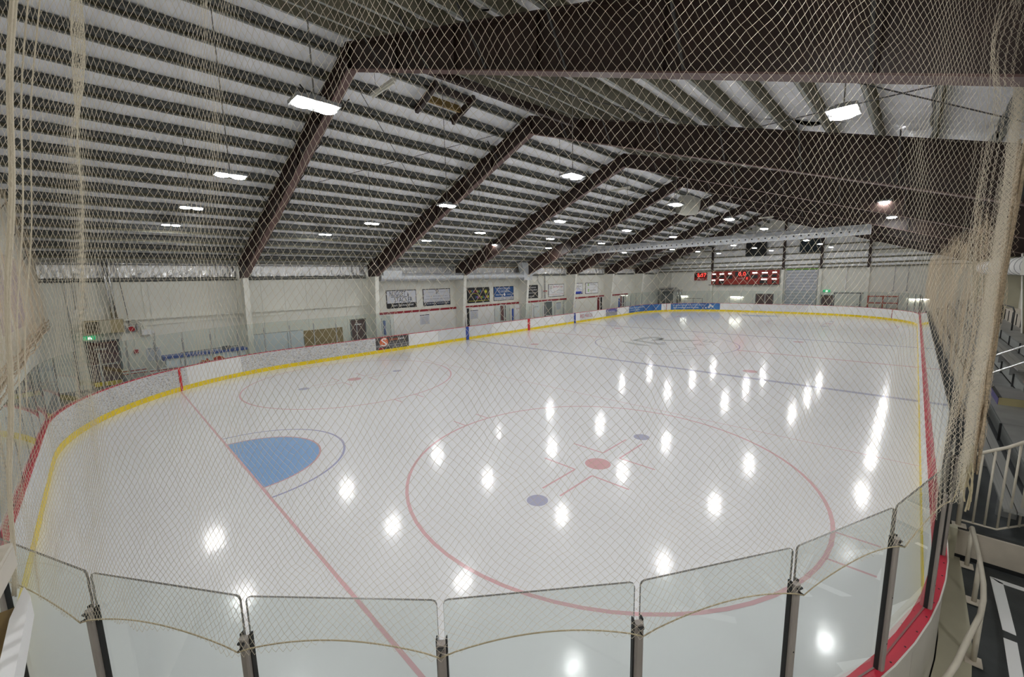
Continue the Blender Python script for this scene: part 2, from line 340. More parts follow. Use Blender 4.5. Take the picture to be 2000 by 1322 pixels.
# centre logo: monogram TR with small letters, readable from the seats
def ice_text(body, x0, y0, w, h, m_, z=.003):
    # reads with its base toward the camera side (right boards): right = +x
    return text('ice_lettering', body, ice, m_, (x0, y0, z), w, h, 'z')
lg = MB()
def poly(mb, pts, z=.003): mb.quad([(28.14 + a, CY + b, z) for a, b in pts])
poly(lg, [(-1.9, .9), (-1.15, 2.6), (-.85, 2.6), (-1.25, .9), (-1.6, .0)]); poly(lg, [(-.9, .2), (-.15, 2.2), (.3, 2.2), (-.1, .6), (-.6, -.6)])
poly(lg, [(-.15, 2.3), (1.9, 2.3), (2.5, 1.7), (1.7, 1.6), (-.2, 2.05)]); poly(lg, [(1.7, 1.6), (2.5, 1.7), (2.2, .9), (1.4, .75)]); poly(lg, [(.3, 1.1), (1.4, .75), (2.2, .9), (1.0, 1.25)])
poly(lg, [(.6, 1.0), (1.3, .85), (2.6, -1.2), (3.2, -1.9), (1.7, -1.1)])
lg.build('centre_logo', 'ice_grey', ice)
for ch, x in (('T', -3.2), ('U', -1.7), ('R', .4), ('E', 2.0)):
    ice_text(ch, 28.14 + x, CY - 2.6, 1.0, .8, 'ice_grey')

# ---------------- walls built of panels
def wall_panels(parent, fixed, a0, a1, z0, z1, w, axis, m_, th=.05, gap=.012, holes=()):
    a = a0
    while a < a1 - .01:
        b = min(a + w, a1)
        segs = [(z0, z1)]
        for h in holes:
            if a < h[1] - .01 and b > h[0] + .01:
                pass
        if axis == 'y': MB().box(a + gap, b - gap, fixed, fixed + th, z0, z1).build('wall_panel', m_, parent)
        elif axis == '-y': MB().box(a + gap, b - gap, fixed - th, fixed, z0, z1).build('wall_panel', m_, parent)
        elif axis == 'x': MB().box(fixed, fixed + th, a + gap, b - gap, z0, z1).build('wall_panel', m_, parent)
        else: MB().box(fixed - th, fixed, a + gap, b - gap, z0, z1).build('wall_panel', m_, parent)
        a = b
wl = struct('wall_left', MB().box(WN - .3, WF + .3, WL + .06, WL + .3, -.2, 6.5), 'cream')
wall_panels(wl, WL, WN, 59.45, -.05, 4.83, 1.22, 'y', 'cream_panel', gap=.006)
wf = struct('wall_far', MB().box(WF + .06, WF + .3, WR - .3, WL + .3, -.2, 12), 'cream')
wall_panels(wf, WF, WR, WL, -.05, 4.95, 1.83, 'x', 'cream_panel', gap=.008)
wn = struct('wall_near', MB().box(WN - .3, WN - .06, 4.9, WL + .3, -.2, 12).box(WN - 3, WN - .06, 4.9, 5.1, -.2, 12).box(WN - 3.1, WN - 2.9, WR - .3, 5.1, -.2, 12), 'cream')
wall_panels(wn, WN, 5.0, WL, -.05, 11, 1.83, '-x', 'cream_panel', gap=.006)
wr = struct('wall_right', MB().box(WN - 3, WF + .3, WR - .3, WR - .06, -.2, 6.5), 'cream')
wall_panels(wr, WR, WN, WF, -.05, 5.1, 1.83, '-y', 'cream_panel', gap=.006)

# ---------------- ceiling: insulation blankets per bay with purlins
ROOF_OFF = .33
cl = MB()
cl.quad([(WN - 3.2, WL + .4, ztop(WL + .4) + .55), (WF + .4, WL + .4, ztop(WL + .4) + .55), (WF + .4, RIDGE, ztop(RIDGE) + .55), (WN - 3.2, RIDGE, ztop(RIDGE) + .55)])
cl.quad([(WN - 3.2, WR - .4, ztop(WR - .4) + .55), (WF + .4, WR - .4, ztop(WR - .4) + .55), (WF + .4, RIDGE, ztop(RIDGE) + .55), (WN - 3.2, RIDGE, ztop(RIDGE) + .55)])
ceil = struct('ceiling', cl, 'darksteel')
PUR_L = [RIDGE + .55 + .93 * i for i in range(16)]
PUR_R = [RIDGE - .55 - .93 * i for i in range(17)]
def purlin_mesh(x0, x1, y, sgn):
    mb = MB(); z0 = ztop(y) + .01; h = .31
    # Z section: web, bottom lip, top lip
    mb.box(x0, x1, y - .006, y + .006, z0, z0 + h)
    mb.box(x0, x1, y - .07 if sgn < 0 else y, y if sgn < 0 else y + .07, z0, z0 + .012)
    mb.box(x0, x1, y if sgn < 0 else y - .07, y + .07 if sgn < 0 else y, z0 + h - .012, z0 + h)
    mb.box(x0, x1, (y - .07) if sgn < 0 else y + .062, (y - .062) if sgn < 0 else y + .07, z0, z0 + .03)
    for q in range(len(mb.mi)): mb.mi[q] = 2 if 6 <= q < 12 or q >= 18 else 0
    # dark bulge added for the blanket's shaded band, ridge side of the purlin
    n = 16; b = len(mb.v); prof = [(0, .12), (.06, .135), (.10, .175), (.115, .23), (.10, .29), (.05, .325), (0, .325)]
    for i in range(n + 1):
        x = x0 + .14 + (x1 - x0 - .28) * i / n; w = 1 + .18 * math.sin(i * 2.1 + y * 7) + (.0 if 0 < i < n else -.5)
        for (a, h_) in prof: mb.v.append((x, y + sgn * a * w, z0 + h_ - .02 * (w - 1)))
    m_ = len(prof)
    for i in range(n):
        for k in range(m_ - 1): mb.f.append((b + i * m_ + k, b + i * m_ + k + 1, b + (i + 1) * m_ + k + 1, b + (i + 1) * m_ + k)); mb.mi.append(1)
    return mb
bays = [(-3.4, -.5)] + [(FX[i], FX[i + 1]) for i in range(8)]
for bi, (x0, x1) in enumerate(bays):
    for side, PL in ((1, PUR_L), (-1, PUR_R)):
        if bi > 0:
            for y in PL: purlin_mesh(x0, x1, y, -side).build('purlin', ['purlin', 'shade_roll', 'lip'], ceil)
        # blanket
        ys = [RIDGE] + PL + [WL + .15 if side > 0 else WR - .15]
        nx = 46; seg = 5
        V = []; rows = []
        for k in range(len(ys) - 1):
            for j in range(seg + (1 if k == len(ys) - 2 else 0)):
                rows.append((ys[k] + (ys[k + 1] - ys[k]) * j / seg, j / seg))
        ph = rng.uniform(0, 6, 8)
        for (y, t) in rows:
            for i in range(nx + 1):
                x = x0 + (x1 - x0) * i / nx
                sag = math.sin(pi * t) ** .6 * (.085 + .03 * math.sin(x * 1.7 + ph[0] + y) + .02 * math.sin(x * 5.1 + ph[1] - 2 * y)) if 0 < t < 1 else 0
                e = min(x - x0, x1 - x); sag *= 1 + .5 * math.exp(-e / .5) * math.sin(x * 26 + y * 3)
                V.append((x, y, ztop(y) + ROOF_OFF + .005 - sag))
        F = []
        n1 = nx + 1
        for r in range(len(rows) - 1):
            for i in range(nx):
                F.append((r * n1 + i, r * n1 + i + 1, (r + 1) * n1 + i + 1, (r + 1) * n1 + i))
        mb = MB(); mb.v = V; mb.f = F; mb.mi = [0] * len(F)
        mb.build('insulation_blanket', 'blanket', ceil, smooth=True)
# thin bracing rods under the blankets
rods = MB()
for i in range(1, 8):
    for (ya, yb) in ((RIDGE + .5, 19.5), (19.5, 26.6), (RIDGE - .5, 4.5), (4.5, -2.8)):
        if i in (1, 3, 4, 7):
            rods.tube([(FX[i], ya, ztop(ya) - .12), (FX[i + 1], yb, ztop(yb) - .12)], .012, 5); rods.tube([(FX[i + 1], ya, ztop(ya) - .12), (FX[i], yb, ztop(yb) - .12)], .012, 5)
rods.build('bracing_rods', 'darksteel', ceil)

# ---------------- steel frames
ORD = ['', 'nearest the camera', 'second from the camera', 'third from the camera', 'fourth from the camera', 'fifth from the camera', 'sixth from the camera', 'seventh from the camera, last before the far wall']
def frame(x, label):
    t = empty('roof_frame', (x, RIDGE, 0), label, 'roof beam')
    for side in (1, -1):
        ye = 26.75 if side > 0 else -3.35; yi = 25.95 if side > 0 else -2.75
        pts = [(RIDGE, ztop(RIDGE)), (RIDGE, zbot(RIDGE)), (yi, zbot(yi)), (ye, zbot(yi) - .02), (ye + side * .4, zbot(yi) - .02), (ye + side * .4, ztop(ye + side * .4))]
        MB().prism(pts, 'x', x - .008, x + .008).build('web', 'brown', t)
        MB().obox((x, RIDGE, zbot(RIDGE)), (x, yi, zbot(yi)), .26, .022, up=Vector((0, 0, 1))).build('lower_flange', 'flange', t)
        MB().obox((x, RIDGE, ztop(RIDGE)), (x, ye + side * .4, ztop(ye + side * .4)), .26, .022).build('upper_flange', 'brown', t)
        for k in range(1, 7):
            y = RIDGE + side * (2.2 * k + .2); 
            if (side > 0 and y > 25.5) or (side < 0 and y < -2.5): continue
            MB().box(x - .08, x + .08, y - .006, y + .006, zbot(y) + .01, ztop(y) - .01).build('stiffener', 'brown', t)
        # fly braces from the lower flange up to the purlins
        for k in range(1, 8):
            y = RIDGE + side * (1.86 * k)
            if (side > 0 and y > 25.5) or (side < 0 and y < -2.5): continue
            for dx in (-1, 1): MB().obox((x + dx * .1, y, zbot(y) + .03), (x + dx * .75, y, ztop(y) + .02), .03, .03).build('fly_brace', 'darksteel', t)
        # column, cream painted
        y1 = yi; y0 = yi + side * .5; zt = zbot(yi) + .02; yo = WL if side > 0 else WR
        MB().prism([(y1, zt), (yo, zt), (yo, -.05), (y0, -.05)], 'x', x - .008, x + .008).build('column_web', 'cream' if side > 0 else 'curb', t)
        MB().obox((x, y1, zt), (x, y0, -.05), .26, .022, up=Vector((0, 1, 0))).build('column_flange', 'cream', t)
    MB().box(x - .12, x + .12, RIDGE - .012, RIDGE + .012, zbot(RIDGE), ztop(RIDGE)).build('splice_plate', 'brown', t)
    return t
for i in range(1, 8): frame(FX[i], 'brown steel roof frame on cream columns, ' + ORD[i])
frame(FX[0] - .35, 'brown steel roof frame along the near end wall, above and behind the camera')

# ---------------- foil insulation at the eaves and on the gable wall
def crumple(name, parent, p00, du, dv, nu, nv, amp, m_, nrm):
    V = []; p00 = Vector(p00); du = Vector(du); dv = Vector(dv); nrm = Vector(nrm)
    ph = rng.uniform(0, 6.28, 6)
    for j in range(nv + 1):
        for i in range(nu + 1):
            u = i / nu; v = j / nv; L = du.length
            d = amp * (math.sin(u * L * 9 + 3 * math.sin(v * 2.5 + ph[0]) + ph[1]) * .5 + math.sin(u * L * 23 + ph[2] + v * 4) * .3 + rng.uniform(-.3, .3)) * (1 - .5 * v)
            p = p00 + du * u + dv * v + nrm * d; V.append(tuple(p))
    F = [(j * (nu + 1) + i, j * (nu + 1) + i + 1, (j + 1) * (nu + 1) + i + 1, (j + 1) * (nu + 1) + i) for j in range(nv) for i in range(nu)]
    mb = MB(); mb.v = V; mb.f = F; mb.mi = [0] * len(F); return mb.build(name, m_, parent, smooth=False)
for i in range(8):
    a, b = FX[i] + .15, FX[i + 1] - .15
    crumple('foil_insulation', wl, (a, WL - .05, 5.02), (b - a, 0, 0), (0, -.12, .68), 90, 6, .05, 'foil', (0, -1, 0))
    crumple('foil_insulation', wr, (a, WR + .05, 5.2), (b - a, 0, 0), (0, .12, .7), 40, 5, .05, 'foil', (0, 1, 0))
    MB().box(a, b, WL - .10, WL, 4.85, 4.9).box(a, b, WL - .12, WL, 4.97, 5.0).build('eave_girt', 'darksteel', wl)
    MB().box(a, b, WR, WR + .12, 5.1, 5.16).build('eave_girt', 'darksteel', wr)
    MB().tube([(a, WL - .35, 5.62), (b, WL - .35, 5.62)], .035, 6).build('eave_pipe', 'ply' if i > 2 else 'steel', wl)
COLS = [WR + .1, 4.1, 8.2, 11.85, 19.9, WL]
zs = [5.05, 5.45, 6.0, 6.75, 7.6, 8.5, 9.4, 10.3]
for c0, c1 in zip(COLS[:-1], COLS[1:]):
    for z0, z1 in zip(zs[:-1], zs[1:]):
        ym = (c0 + c1) / 2
        ya, yb = c0, c1
        lim = lambda y: ztop(y) + .15
        # clip at the roof slope
        while yb - ya > .3 and lim(yb) < z0 + .25: yb -= .2
        while yb - ya > .3 and lim(ya) < z0 + .25: ya += .2
        if yb - ya < .5: continue
        crumple('foil_insulation', wf, (WF - .05, yb - .1, z0 + .12), (0, -(yb - ya - .2), 0), (0, 0, min(z1 - z0 - .18, max(.2, min(lim(ya), lim(yb)) - z0))), int((yb - ya) * 9), 5, .03, 'foil_w', (-1, 0, 0))
        MB().box(WF - .22, WF - .02, ya, yb, z0 - .01, z0 + .03).box(WF - .24, WF - .22, ya, yb, z0 - .01, z0 + .10).build('girt', 'purlin', wf)
for y in COLS[1:5]:
    c = empty('gable_column', (WF - .2, y, 0), {4.1: 'brown and cream gable column right of the far roller door', 8.2: 'gable column at right edge of the far roller door', 11.85: 'gable column between the scoreboard and the roller door', 19.9: 'gable column between the small clock and the scoreboard'}[y], 'column')
    MB().box(WF - .3, WF - .05, y - .12, y + .12, 4.98, ztop(y)).build('upper_column', 'brown', c)
    MB().box(WF - .3, WF - .02, y - .14, y + .14, -.05, 4.98).build('lower_column', 'cream', c)

# ================================================================== DASHER BOARDS
db = empty('dasher_boards', (RL / 2, RW / 2, 0), 'white rink boards with red top rail and yellow kick plate', 'rink boards')
# face panels with individual joints
def board_mat(sm):
    x, y = path(sm)
    if y > RW - 9 and x < RR and y > 12: 
        return 'scuff' if x < 3.41 else ('board' if x < 5.65 else 'scuff')
    if y > RW - .1 and x < RL - RR:
        if x < 13.4: return 'scuff'
        if x < 18.35: return 'board'
        if x < 23.6: return 'board_grey'
        if x < 33.5: return 'board'
        if x < 35.1: return 'board_grey'
        return 'board'
    if x > RL - 4 and y > 14: return 'board'
    if x > RL - .2 and y > 8: return 'scuff2'
    if x < .1 or (x < 9 and y < 9): return 'scuff2'
    return 'board'
edges = [0.0]
stops = sorted([CUM[1], CUM[2], CUM[2] + 8.35, s_left(RR), s_left(13.45), s_left(15.92), s_left(18.35), s_left(20.92), s_left(23.6), s_left(26.0), s_left(28.14), s_left(30.6), s_left(33.5), s_left(35.1), s_left(38.3), s_left(41.0), s_left(43.5), s_left(46.2), CUM[4], CUM[4] + 5.0, CUM[5] , s_far(14.0), CUM[6], CUM[7], TOTAL])
for st in stops:
    a = edges[-1]; n = max(1, round((st - a) / 2.44))
    if st - a < .05: continue
    for k in range(1, n + 1): edges.append(a + (st - a) * k / n)
for a, b in zip(edges[:-1], edges[1:]):
    mb = MB(); ribbon(mb, a + .004, b - .004, 0, .03, .2, HB - .02); mb.build('board_panel', board_mat((a + b) / 2), db)
    mb = MB(); ribbon(mb, a + .003, b - .003, .118, .132, -.02, HB - .02); mb.build('back_panel', 'outer', db)
mb = MB(); ribbon(mb, 0, TOTAL, -.012, .03, -.02, .2); mb.build('kick_plate', 'yellow', db)
mb = MB(); ribbon(mb, 0, TOTAL, -.004, .136, HB - .02, HB + .005); mb.build('cap_rail', 'red', db)
mb = MB(); ribbon(mb, 0, TOTAL, .132, .145, HB - .05, HB + .008); mb.build('rail_edging', 'outer', db)
for sm, w, m_, z0 in ((CUM[2] + 8.0, .055, 'stripe_red', .0), (s_left(21.06), .15, 'stripe_blue', 0), (s_left(28.14), .15, 'stripe_red', 0), (s_left(35.1), .15, 'stripe_blue', 0), (CUM[4] + RR * pi / 2 - 8.0 + .0, .03, 'red_trim', .2), (CUM[6] + 8.0, .03, 'red_trim', .2)):
    mb = MB(); ribbon(mb, sm - w, sm + w, -.016, -.004, 0.0 if z0 == 0 else .2, HB - .005); mb.build('line_stripe', m_, db)
# fixing bolts on the near rail
mb = MB()
for k in range(44):
    x, y = path(.2 + k * .31, .105); mb.tube([(x, y, HB + .004), (x, y, HB + .009)], .008, 6)
bt = mb.build('rail_bolts', 'black', db); bt['kind'] = 'stuff'
# advertisements on the left boards
def board_ad(x0, x1, m_):
    return MB().box(x0, x1, RW - .008, RW - .002, .205, HB - .02).build('board_advertisement', m_, db)
y_ = RW - .012
ad = board_ad(13.5, 15.9, 'addark')
mb = MB(); 
def disc_y(mb, cx, y, cz, r, n=28, rz=None): mb.quad([(cx + r * math.cos(2 * pi * i / n), y, cz + (rz or r) * math.sin(2 * pi * i / n)) for i in range(n)])
mb = MB(); disc_y(mb, 14.08, y_, .68, .30); mb.build('emblem', 'txt_orange', ad)
text('emblem_letter', 'S', ad, 'white', (13.88, y_ - .003, .42), .40, .52, '-y')
text('lettering', 'Scotia', ad, 'txt_orange', (14.45, y_, .74), .62, .17, '-y'); text('lettering', 'bank', ad, 'white', (15.1, y_, .74), .5, .17, '-y')
MB().box(13.5, 15.9, y_ - .001, y_ + .003, .44, .50).box(13.5, 15.9, y_ - .001, y_ + .003, .37, .40).build('stripe', 'adgrey', ad)
text('lettering', 'Richer than', ad, 'adgrey', (14.5, y_, .56), 1.0, .1, '-y'); text('lettering', 'you think. 403-276', ad, 'white', (14.6, y_, .24), 1.15, .1, '-y')
MB().box(13.7, 14.05, y_ - .001, y_ + .003, .24, .32).build('stripe', 'txt_red', ad)
ad = board_ad(36.0, 38.3, 'board_grey')
text('lettering', 'RE', ad, 'txt_red', (36.05, y_, .42), .62, .36, '-y'); text('lettering', '/', ad, 'txt_blue', (36.72, y_, .42), .14, .36, '-y'); text('lettering', 'MAX.CA', ad, 'txt_red', (36.92, y_, .42), 1.35, .36, '-y')
ad = board_ad(41.0, 43.4, 'adgrey')
MB().box(41.0, 43.4, y_ + .001, y_ + .004, .62, HB - .02).build('band', 'adpurple', ad); text('lettering', 'Your Kids Dentist', ad, 'white', (41.15, y_ - .003, .64), 1.7, .16, '-y')
ad = board_ad(46.2, 47.5, 'adblue')
# ad on the far-left curve continuing from x 47.5
mb = MB(); ribbon(mb, s_left(47.5), s_left(47.5) + 4.9, -.006, -.003, .205, HB - .02); ad2 = mb.build('board_advertisement', 'adblue', db)
def curved_text(body, s0, s1, z0, h, m_, off=-.012):
    o = text('lettering', body, ad2, m_, (0, 0, 0), s1 - s0, h, '-y'); me = o.data
    for v in me.vertices:
        s = s0 + v.co.x; p = path(s, off); v.co = (p[0], p[1], z0 + v.co.z)
    o.location = -parent_world(ad2); me.update(); return o
ad2.parent = db
curved_text('A great city to spring skate,', s_left(46.35), s_left(46.35) + 3.3, .66, .2, 'white'); curved_text('a rink and a fire pit.', s_left(46.35), s_left(46.35) + 2.4, .38, .18, 'white')
mb = MB(); ribbon(mb, CUM[5] - 3.6 - 1.6, CUM[5] + .0, -.006, -.003, .205, HB - .02)
# far end ad (straight part and end of the curve), y 17.6 .. 22.8
mb = MB(); ribbon(mb, CUM[5] - 7.4, CUM[5] - 1.5, -.006, -.003, .205, HB - .02); ad2 = mb.build('board_advertisement', 'adblue', db)
curved_text('A great place for wrist shots,', CUM[5] - 7.1, CUM[5] - 3.2, .66, .22, 'white'); curved_text('ankle breakers and hot fries.', CUM[5] - 7.1, CUM[5] - 3.9, .38, .2, 'white')
mb = MB()
for k, (ds, z, r) in enumerate(((-2.6, .72, .16), (-2.35, .6, .12), (-2.75, .5, .14), (-3.1, .42, .1))):
    mb.quad([(*path(CUM[5] + ds + r * math.cos(a * pi / 8), -.011), z + r * math.sin(a * pi / 8)) for a in range(16)])
mb.build('skate_picture', 'board_grey', ad2)

# ================================================================== GLASS SHIELD
gs = empty('glass_shield', (RL / 2, RW / 2, HB), 'clear glass shielding in metal posts standing on the boards', 'glass panels')
s = .3; k = 0
post_s = []
while s < TOTAL + .2:
    post_s.append(s); s += 1.27
def shielded(sv):
    return not (s_left(14.7) < sv < s_left(44.3))
def pane(sa, sb, parent, z1=2.57):
    a = Vector((*path(sa + .02, .06), 0)); b = Vector((*path(sb - .02, .06), 0)); d = (b - a).normalized(); n = Vector((-d.y, d.x, 0)) * .0075
    mb = MB(); c = .03
    # rounded top corners
    prof = [(0, HB + .01), ((b - a).length, HB + .01), ((b - a).length, z1 - c), ((b - a).length - c * .3, z1 - c * .3), ((b - a).length - c, z1), (c, z1), (c * .3, z1 - c * .3), (0, z1 - c)]
    V = []
    for sg in (-1, 1):
        for u, z in prof: p = a + d * u + n * sg; V.append((p.x, p.y, z))
    N = len(prof); mb.v = V; mb.f = [tuple(range(N)), tuple(range(N, 2 * N))[::-1]]; mb.mi = [0, 0]
    for i in range(N): j = (i + 1) % N; mb.f.append((i, j, N + j, N + i)); mb.mi.append(1)
    return mb.build('glass_pane', ['glass', 'glass_edge'], parent)
for i in range(len(post_s) - 1):
    sa, sb = post_s[i], post_s[i + 1]
    if shielded((sa + sb) / 2): pane(sa, sb, gs)
for sa in post_s[:-1]:
    if not shielded(sa): continue
    near = sa < 14
    a = Vector((*path(sa, .075), 0)); q = Vector((*path(sa + .01, .075), 0)); d = (q - a).normalized(); n = Vector((-d.y, d.x, 0))
    if (a - Vector((RL / 2, RW / 2, 0))).dot(n) < 0: n = -n
    w = .027 if near else .02
    mb = MB(); zt = 2.3
    P = [a - d * w + n * -.004, a + d * w + n * -.004, a + d * w + n * .03, a + d * w * .6 + n * .038, a - d * w * .6 + n * .038, a - d * w + n * .03]
    mb.prism([(p.x, p.y) for p in P], 'z', HB + .004, zt)
    po = mb.build('post', 'post' if near else 'postgrey', gs)
    if near:
        P = [a - d * (w + .008) + n * -.022, a - d * w + n * -.022, a - d * w + n * .01, a - d * (w + .008) + n * .01]
        MB().prism([(p.x, p.y) for p in P], 'z', HB + .004, zt + .015).build('gasket', 'gasket', po)
        P = [a + d * (w) + n * -.022, a + d * (w + .008) + n * -.022, a + d * (w + .008) + n * .01, a + d * (w) + n * .01]
        MB().prism([(p.x, p.y) for p in P], 'z', HB + .004, zt + .015).build('gasket', 'gasket', po)
        mb = MB(); mb.tube([(a + n * .035 + Vector((0, 0, zt - .05))), (a + n * .075 + Vector((0, 0, zt - .05)))], .007, 6).tube([(a + n * .045 + d * .02 + Vector((0, 0, zt - .02))), (a + n * .045 - d * .02 + Vector((0, 0, zt - .02)))], .01, 6)
        mb.build('rope_hook', 'black', po)
        mb = MB()
        for zz in (1.3, 1.75): mb.tube([(a + n * .037 + Vector((0, 0, zz))), (a + n * .041 + Vector((0, 0, zz)))], .006, 6)
        mb.build('screws', 'black', po)

# ================================================================== SAFETY NET
H = .0315
def net_mesh(name, upts, ztopf, zbotf, r, parent, hstep=H, jit=.004, nrmamp=.02, m_='net', seedv=1, gather=None, shear=None):
    """upts: dense plan polyline (x,y) -> diamond mesh hung along it; ztopf/zbotf(u) heights."""
    P = np.array(upts, float); sl = np.r_[0, np.cumsum(np.hypot(*np.diff(P, axis=0).T))]; L = sl[-1]
    if gather is None:
        nu = int(L / hstep); us = np.arange(nu + 1) * hstep
    else:
        us = [0.0]
        while us[-1] < L: us.append(us[-1] + hstep * gather(us[-1] / L))
        us = np.array(us[:-1]); nu = len(us) - 1
    X = np.interp(us, sl, P[:, 0]); Y = np.interp(us, sl, P[:, 1])
    tx = np.gradient(X); ty = np.gradient(Y); tl = np.hypot(tx, ty) + 1e-9; nx_, ny_ = ty / tl, -tx / tl
    zb = np.array([zbotf(u) for u in us]); zt = np.array([ztopf(u) for u in us])
    vmax = int((zt - zb).max() / hstep) + 1
    I, J = np.meshgrid(np.arange(nu + 1), np.arange(vmax + 1), indexing='ij')
    rg = np.random.default_rng(seedv); 
    def smooth(shape, k):
        g = rg.normal(size=(shape[0] // k + 3, shape[1] // k + 3)); a = np.arange(shape[0]) / k; b = np.arange(shape[1]) / k
        ia = a.astype(int); ib = b.astype(int); fa = (a - ia)[:, None]; fb = (b - ib)[None]; fa = fa * fa * (3 - 2 * fa); fb = fb * fb * (3 - 2 * fb)
        return (g[ia][:, ib] * (1 - fa) + g[ia + 1][:, ib] * fa) * (1 - fb) + (g[ia][:, ib + 1] * (1 - fa) + g[ia + 1][:, ib + 1] * fa) * fb
    nrm = smooth(I.shape, 16) * nrmamp + smooth(I.shape, 5) * nrmamp * .12
    tg = smooth(I.shape, 9) * .012 + smooth(I.shape, 2) * jit * .6; vg = smooth(I.shape, 8) * .008 + smooth(I.shape, 2) * jit
    V = J * hstep
    Z = zb[:, None] + V + vg
    # follow the rope scallops only near the bottom
    base = zb.min(); Z = np.where(V < 1.0, zb[:, None] * (1 - V) + (base) * V + V + vg, base + V + vg)
    Xn = X[:, None] + nx_[:, None] * nrm + (tx / tl)[:, None] * tg; Yn = Y[:, None] + ny_[:, None] * nrm + (ty / tl)[:, None] * tg
    ok = ((I + J) % 2 == 0) & (Z <= zt[:, None] + .02)
    if shear is not None:
        sh = np.array([shear(u / L) for u in us])[:, None] * (Z - 2.3); Xn = Xn + (tx / tl)[:, None] * sh; Yn = Yn + (ty / tl)[:, None] * sh
    N3 = np.stack([Xn, Yn, Z], -1)
    segs = []
    for dj in (1, -1):
        a = ok[:-1, :].copy()
        if dj == 1:
            m_ok = ok[:-1, :-1] & ok[1:, 1:]; A = N3[:-1, :-1][m_ok]; B = N3[1:, 1:][m_ok]
        else:
            m_ok = ok[:-1, 1:] & ok[1:, :-1]; A = N3[:-1, 1:][m_ok]; B = N3[1:, :-1][m_ok]
        segs.append((A, B))
    A = np.concatenate([s_[0] for s_ in segs]); B = np.concatenate([s_[1] for s_ in segs])
    return strands(name, A, B, r, parent, m_)
def strands(name, A, B, r, parent, m_):
    d = B - A; d /= np.linalg.norm(d, axis=1)[:, None] + 1e-9
    ref = np.where(np.abs(d[:, 2:3]) > .9, np.array([[1., 0, 0]]), np.array([[0, 0, 1.]]))
    s1 = np.cross(d, ref); s1 /= np.linalg.norm(s1, axis=1)[:, None]; s2 = np.cross(d, s1)
    n = len(A); V = np.empty((n, 6, 3), np.float32)
    for k in range(3):
        a = 2 * pi * k / 3; off = s1 * math.cos(a) + s2 * math.sin(a); V[:, k] = A + off * r; V[:, 3 + k] = B + off * r
    base = (np.arange(n) * 6)[:, None]
    q = np.array([[0, 1, 4, 3], [1, 2, 5, 4], [2, 0, 3, 5]]).ravel()[None]
    F = (base + q).astype(np.int32).ravel()
    me = bpy.data.meshes.new(name); me.vertices.add(n * 6); me.vertices.foreach_set('co', V.ravel()); me.loops.add(len(F)); me.loops.foreach_set('vertex_index', F)
    me.polygons.add(n * 3); me.polygons.foreach_set('loop_start', np.arange(n * 3, dtype=np.int32) * 4)
    me.update(calc_edges=True); me.materials.append(M[m_]); me.polygons.foreach_set('use_smooth', np.ones(n * 3, bool)); 
    o = bpy.data.objects.new(name, me); COL.objects.link(o)
    if parent is not None: o.parent = parent; o.location = -parent_world(parent)
    return o
NR = RR + .17
def arcpts(a0, a1, n=200, r=NR): return [(RR + r * math.cos(math.radians(a0 + (a1 - a0) * i / n)), RR + r * math.sin(math.radians(a0 + (a1 - a0) * i / n))) for i in range(n + 1)]
net = empty('safety_net', (RR, 0, 2.3), 'knotted cream safety net hanging above the curved glass in front of the camera', 'net')
post_ang = [-90 - math.degrees(s_ / RR) for s_ in post_s if s_ < 14]
def scallop_at(angle):
    for a, b in zip(post_ang[:-1], post_ang[1:]):
        if b <= angle <= a:
            t = (angle - b) / (a - b); return 2.25 + .13 * math.sin(pi * t) ** .8
    return 2.27
A0, A1 = -156.0, -91.0
fold = []
pts = arcpts(A0, A1, 400)
# gathered folds toward the right end: plan zigzag grows
pp = []
for i, p in enumerate(pts):
    t = i / 400; a = math.radians(A0 + (A1 - A0) * t)
    amp = .0 if t < .72 else .05 * (t - .72) / .28
    w = math.sin(t * 400) * amp + .02 * math.sin(t * 60)
    pp.append((p[0] + math.cos(a) * w, p[1] + math.sin(a) * w))
arcL = NR * math.radians(A1 - A0)
SHEAR = NR * math.radians(2.1)
PSL = np.r_[0, np.cumsum(np.hypot(*np.diff(np.array(pp), axis=0).T))]
def gath(t): return float(np.interp(t, [0, .02, .04, .08, .18, .30, .47, .8, 1], [.2, .26, .42, .5, .62, .85, 1, 1, .85]))
def shr(t): return SHEAR * max(0, 1 - t / .45) ** 1.5
net_mesh('mesh', pp, lambda u: 7.0, lambda u: scallop_at(A0 + (A1 - A0) * float(np.interp(u, PSL, np.linspace(0, 1, len(PSL))))), .0010, net, gather=gath, shear=shr)
# bottom rope looped from post to post
mb = MB()
for a, b in zip(post_ang[:-1], post_ang[1:]):
    if b < -161: continue
    mbr = [(RR + (NR - .02) * math.cos(math.radians(a + (b - a) * i / 14)), RR + (NR - .02) * math.sin(math.radians(a + (b - a) * i / 14)), 2.25 + .13 * math.sin(pi * i / 14) ** .8) for i in range(15)]
    MB().tube(mbr, .0045, 6).build('bottom_rope', 'rope', net, smooth=True)
# vertical gathered edge and seam ropes at the left of the near net
for (a, zb_, zt_, rr) in ((-156.0, 2.3, 7.0, .010), (-155.8, 2.3, 7.0, .006), (-155.3, 3.4, 7.0, .004), (-154.8, 3.8, 6.6, .0035)):
    q = []
    for i in range(40):
        z = zb_ + (zt_ - zb_) * i / 39; aa = a + 2.1 * (z - 2.3) + .12 * math.sin(z * 5 + a)
        q.append((RR + NR * math.cos(math.radians(aa)), RR + NR * math.sin(math.radians(aa)), z))
    MB().tube(q, rr, 6).build('seam_rope', 'net', net, smooth=True)
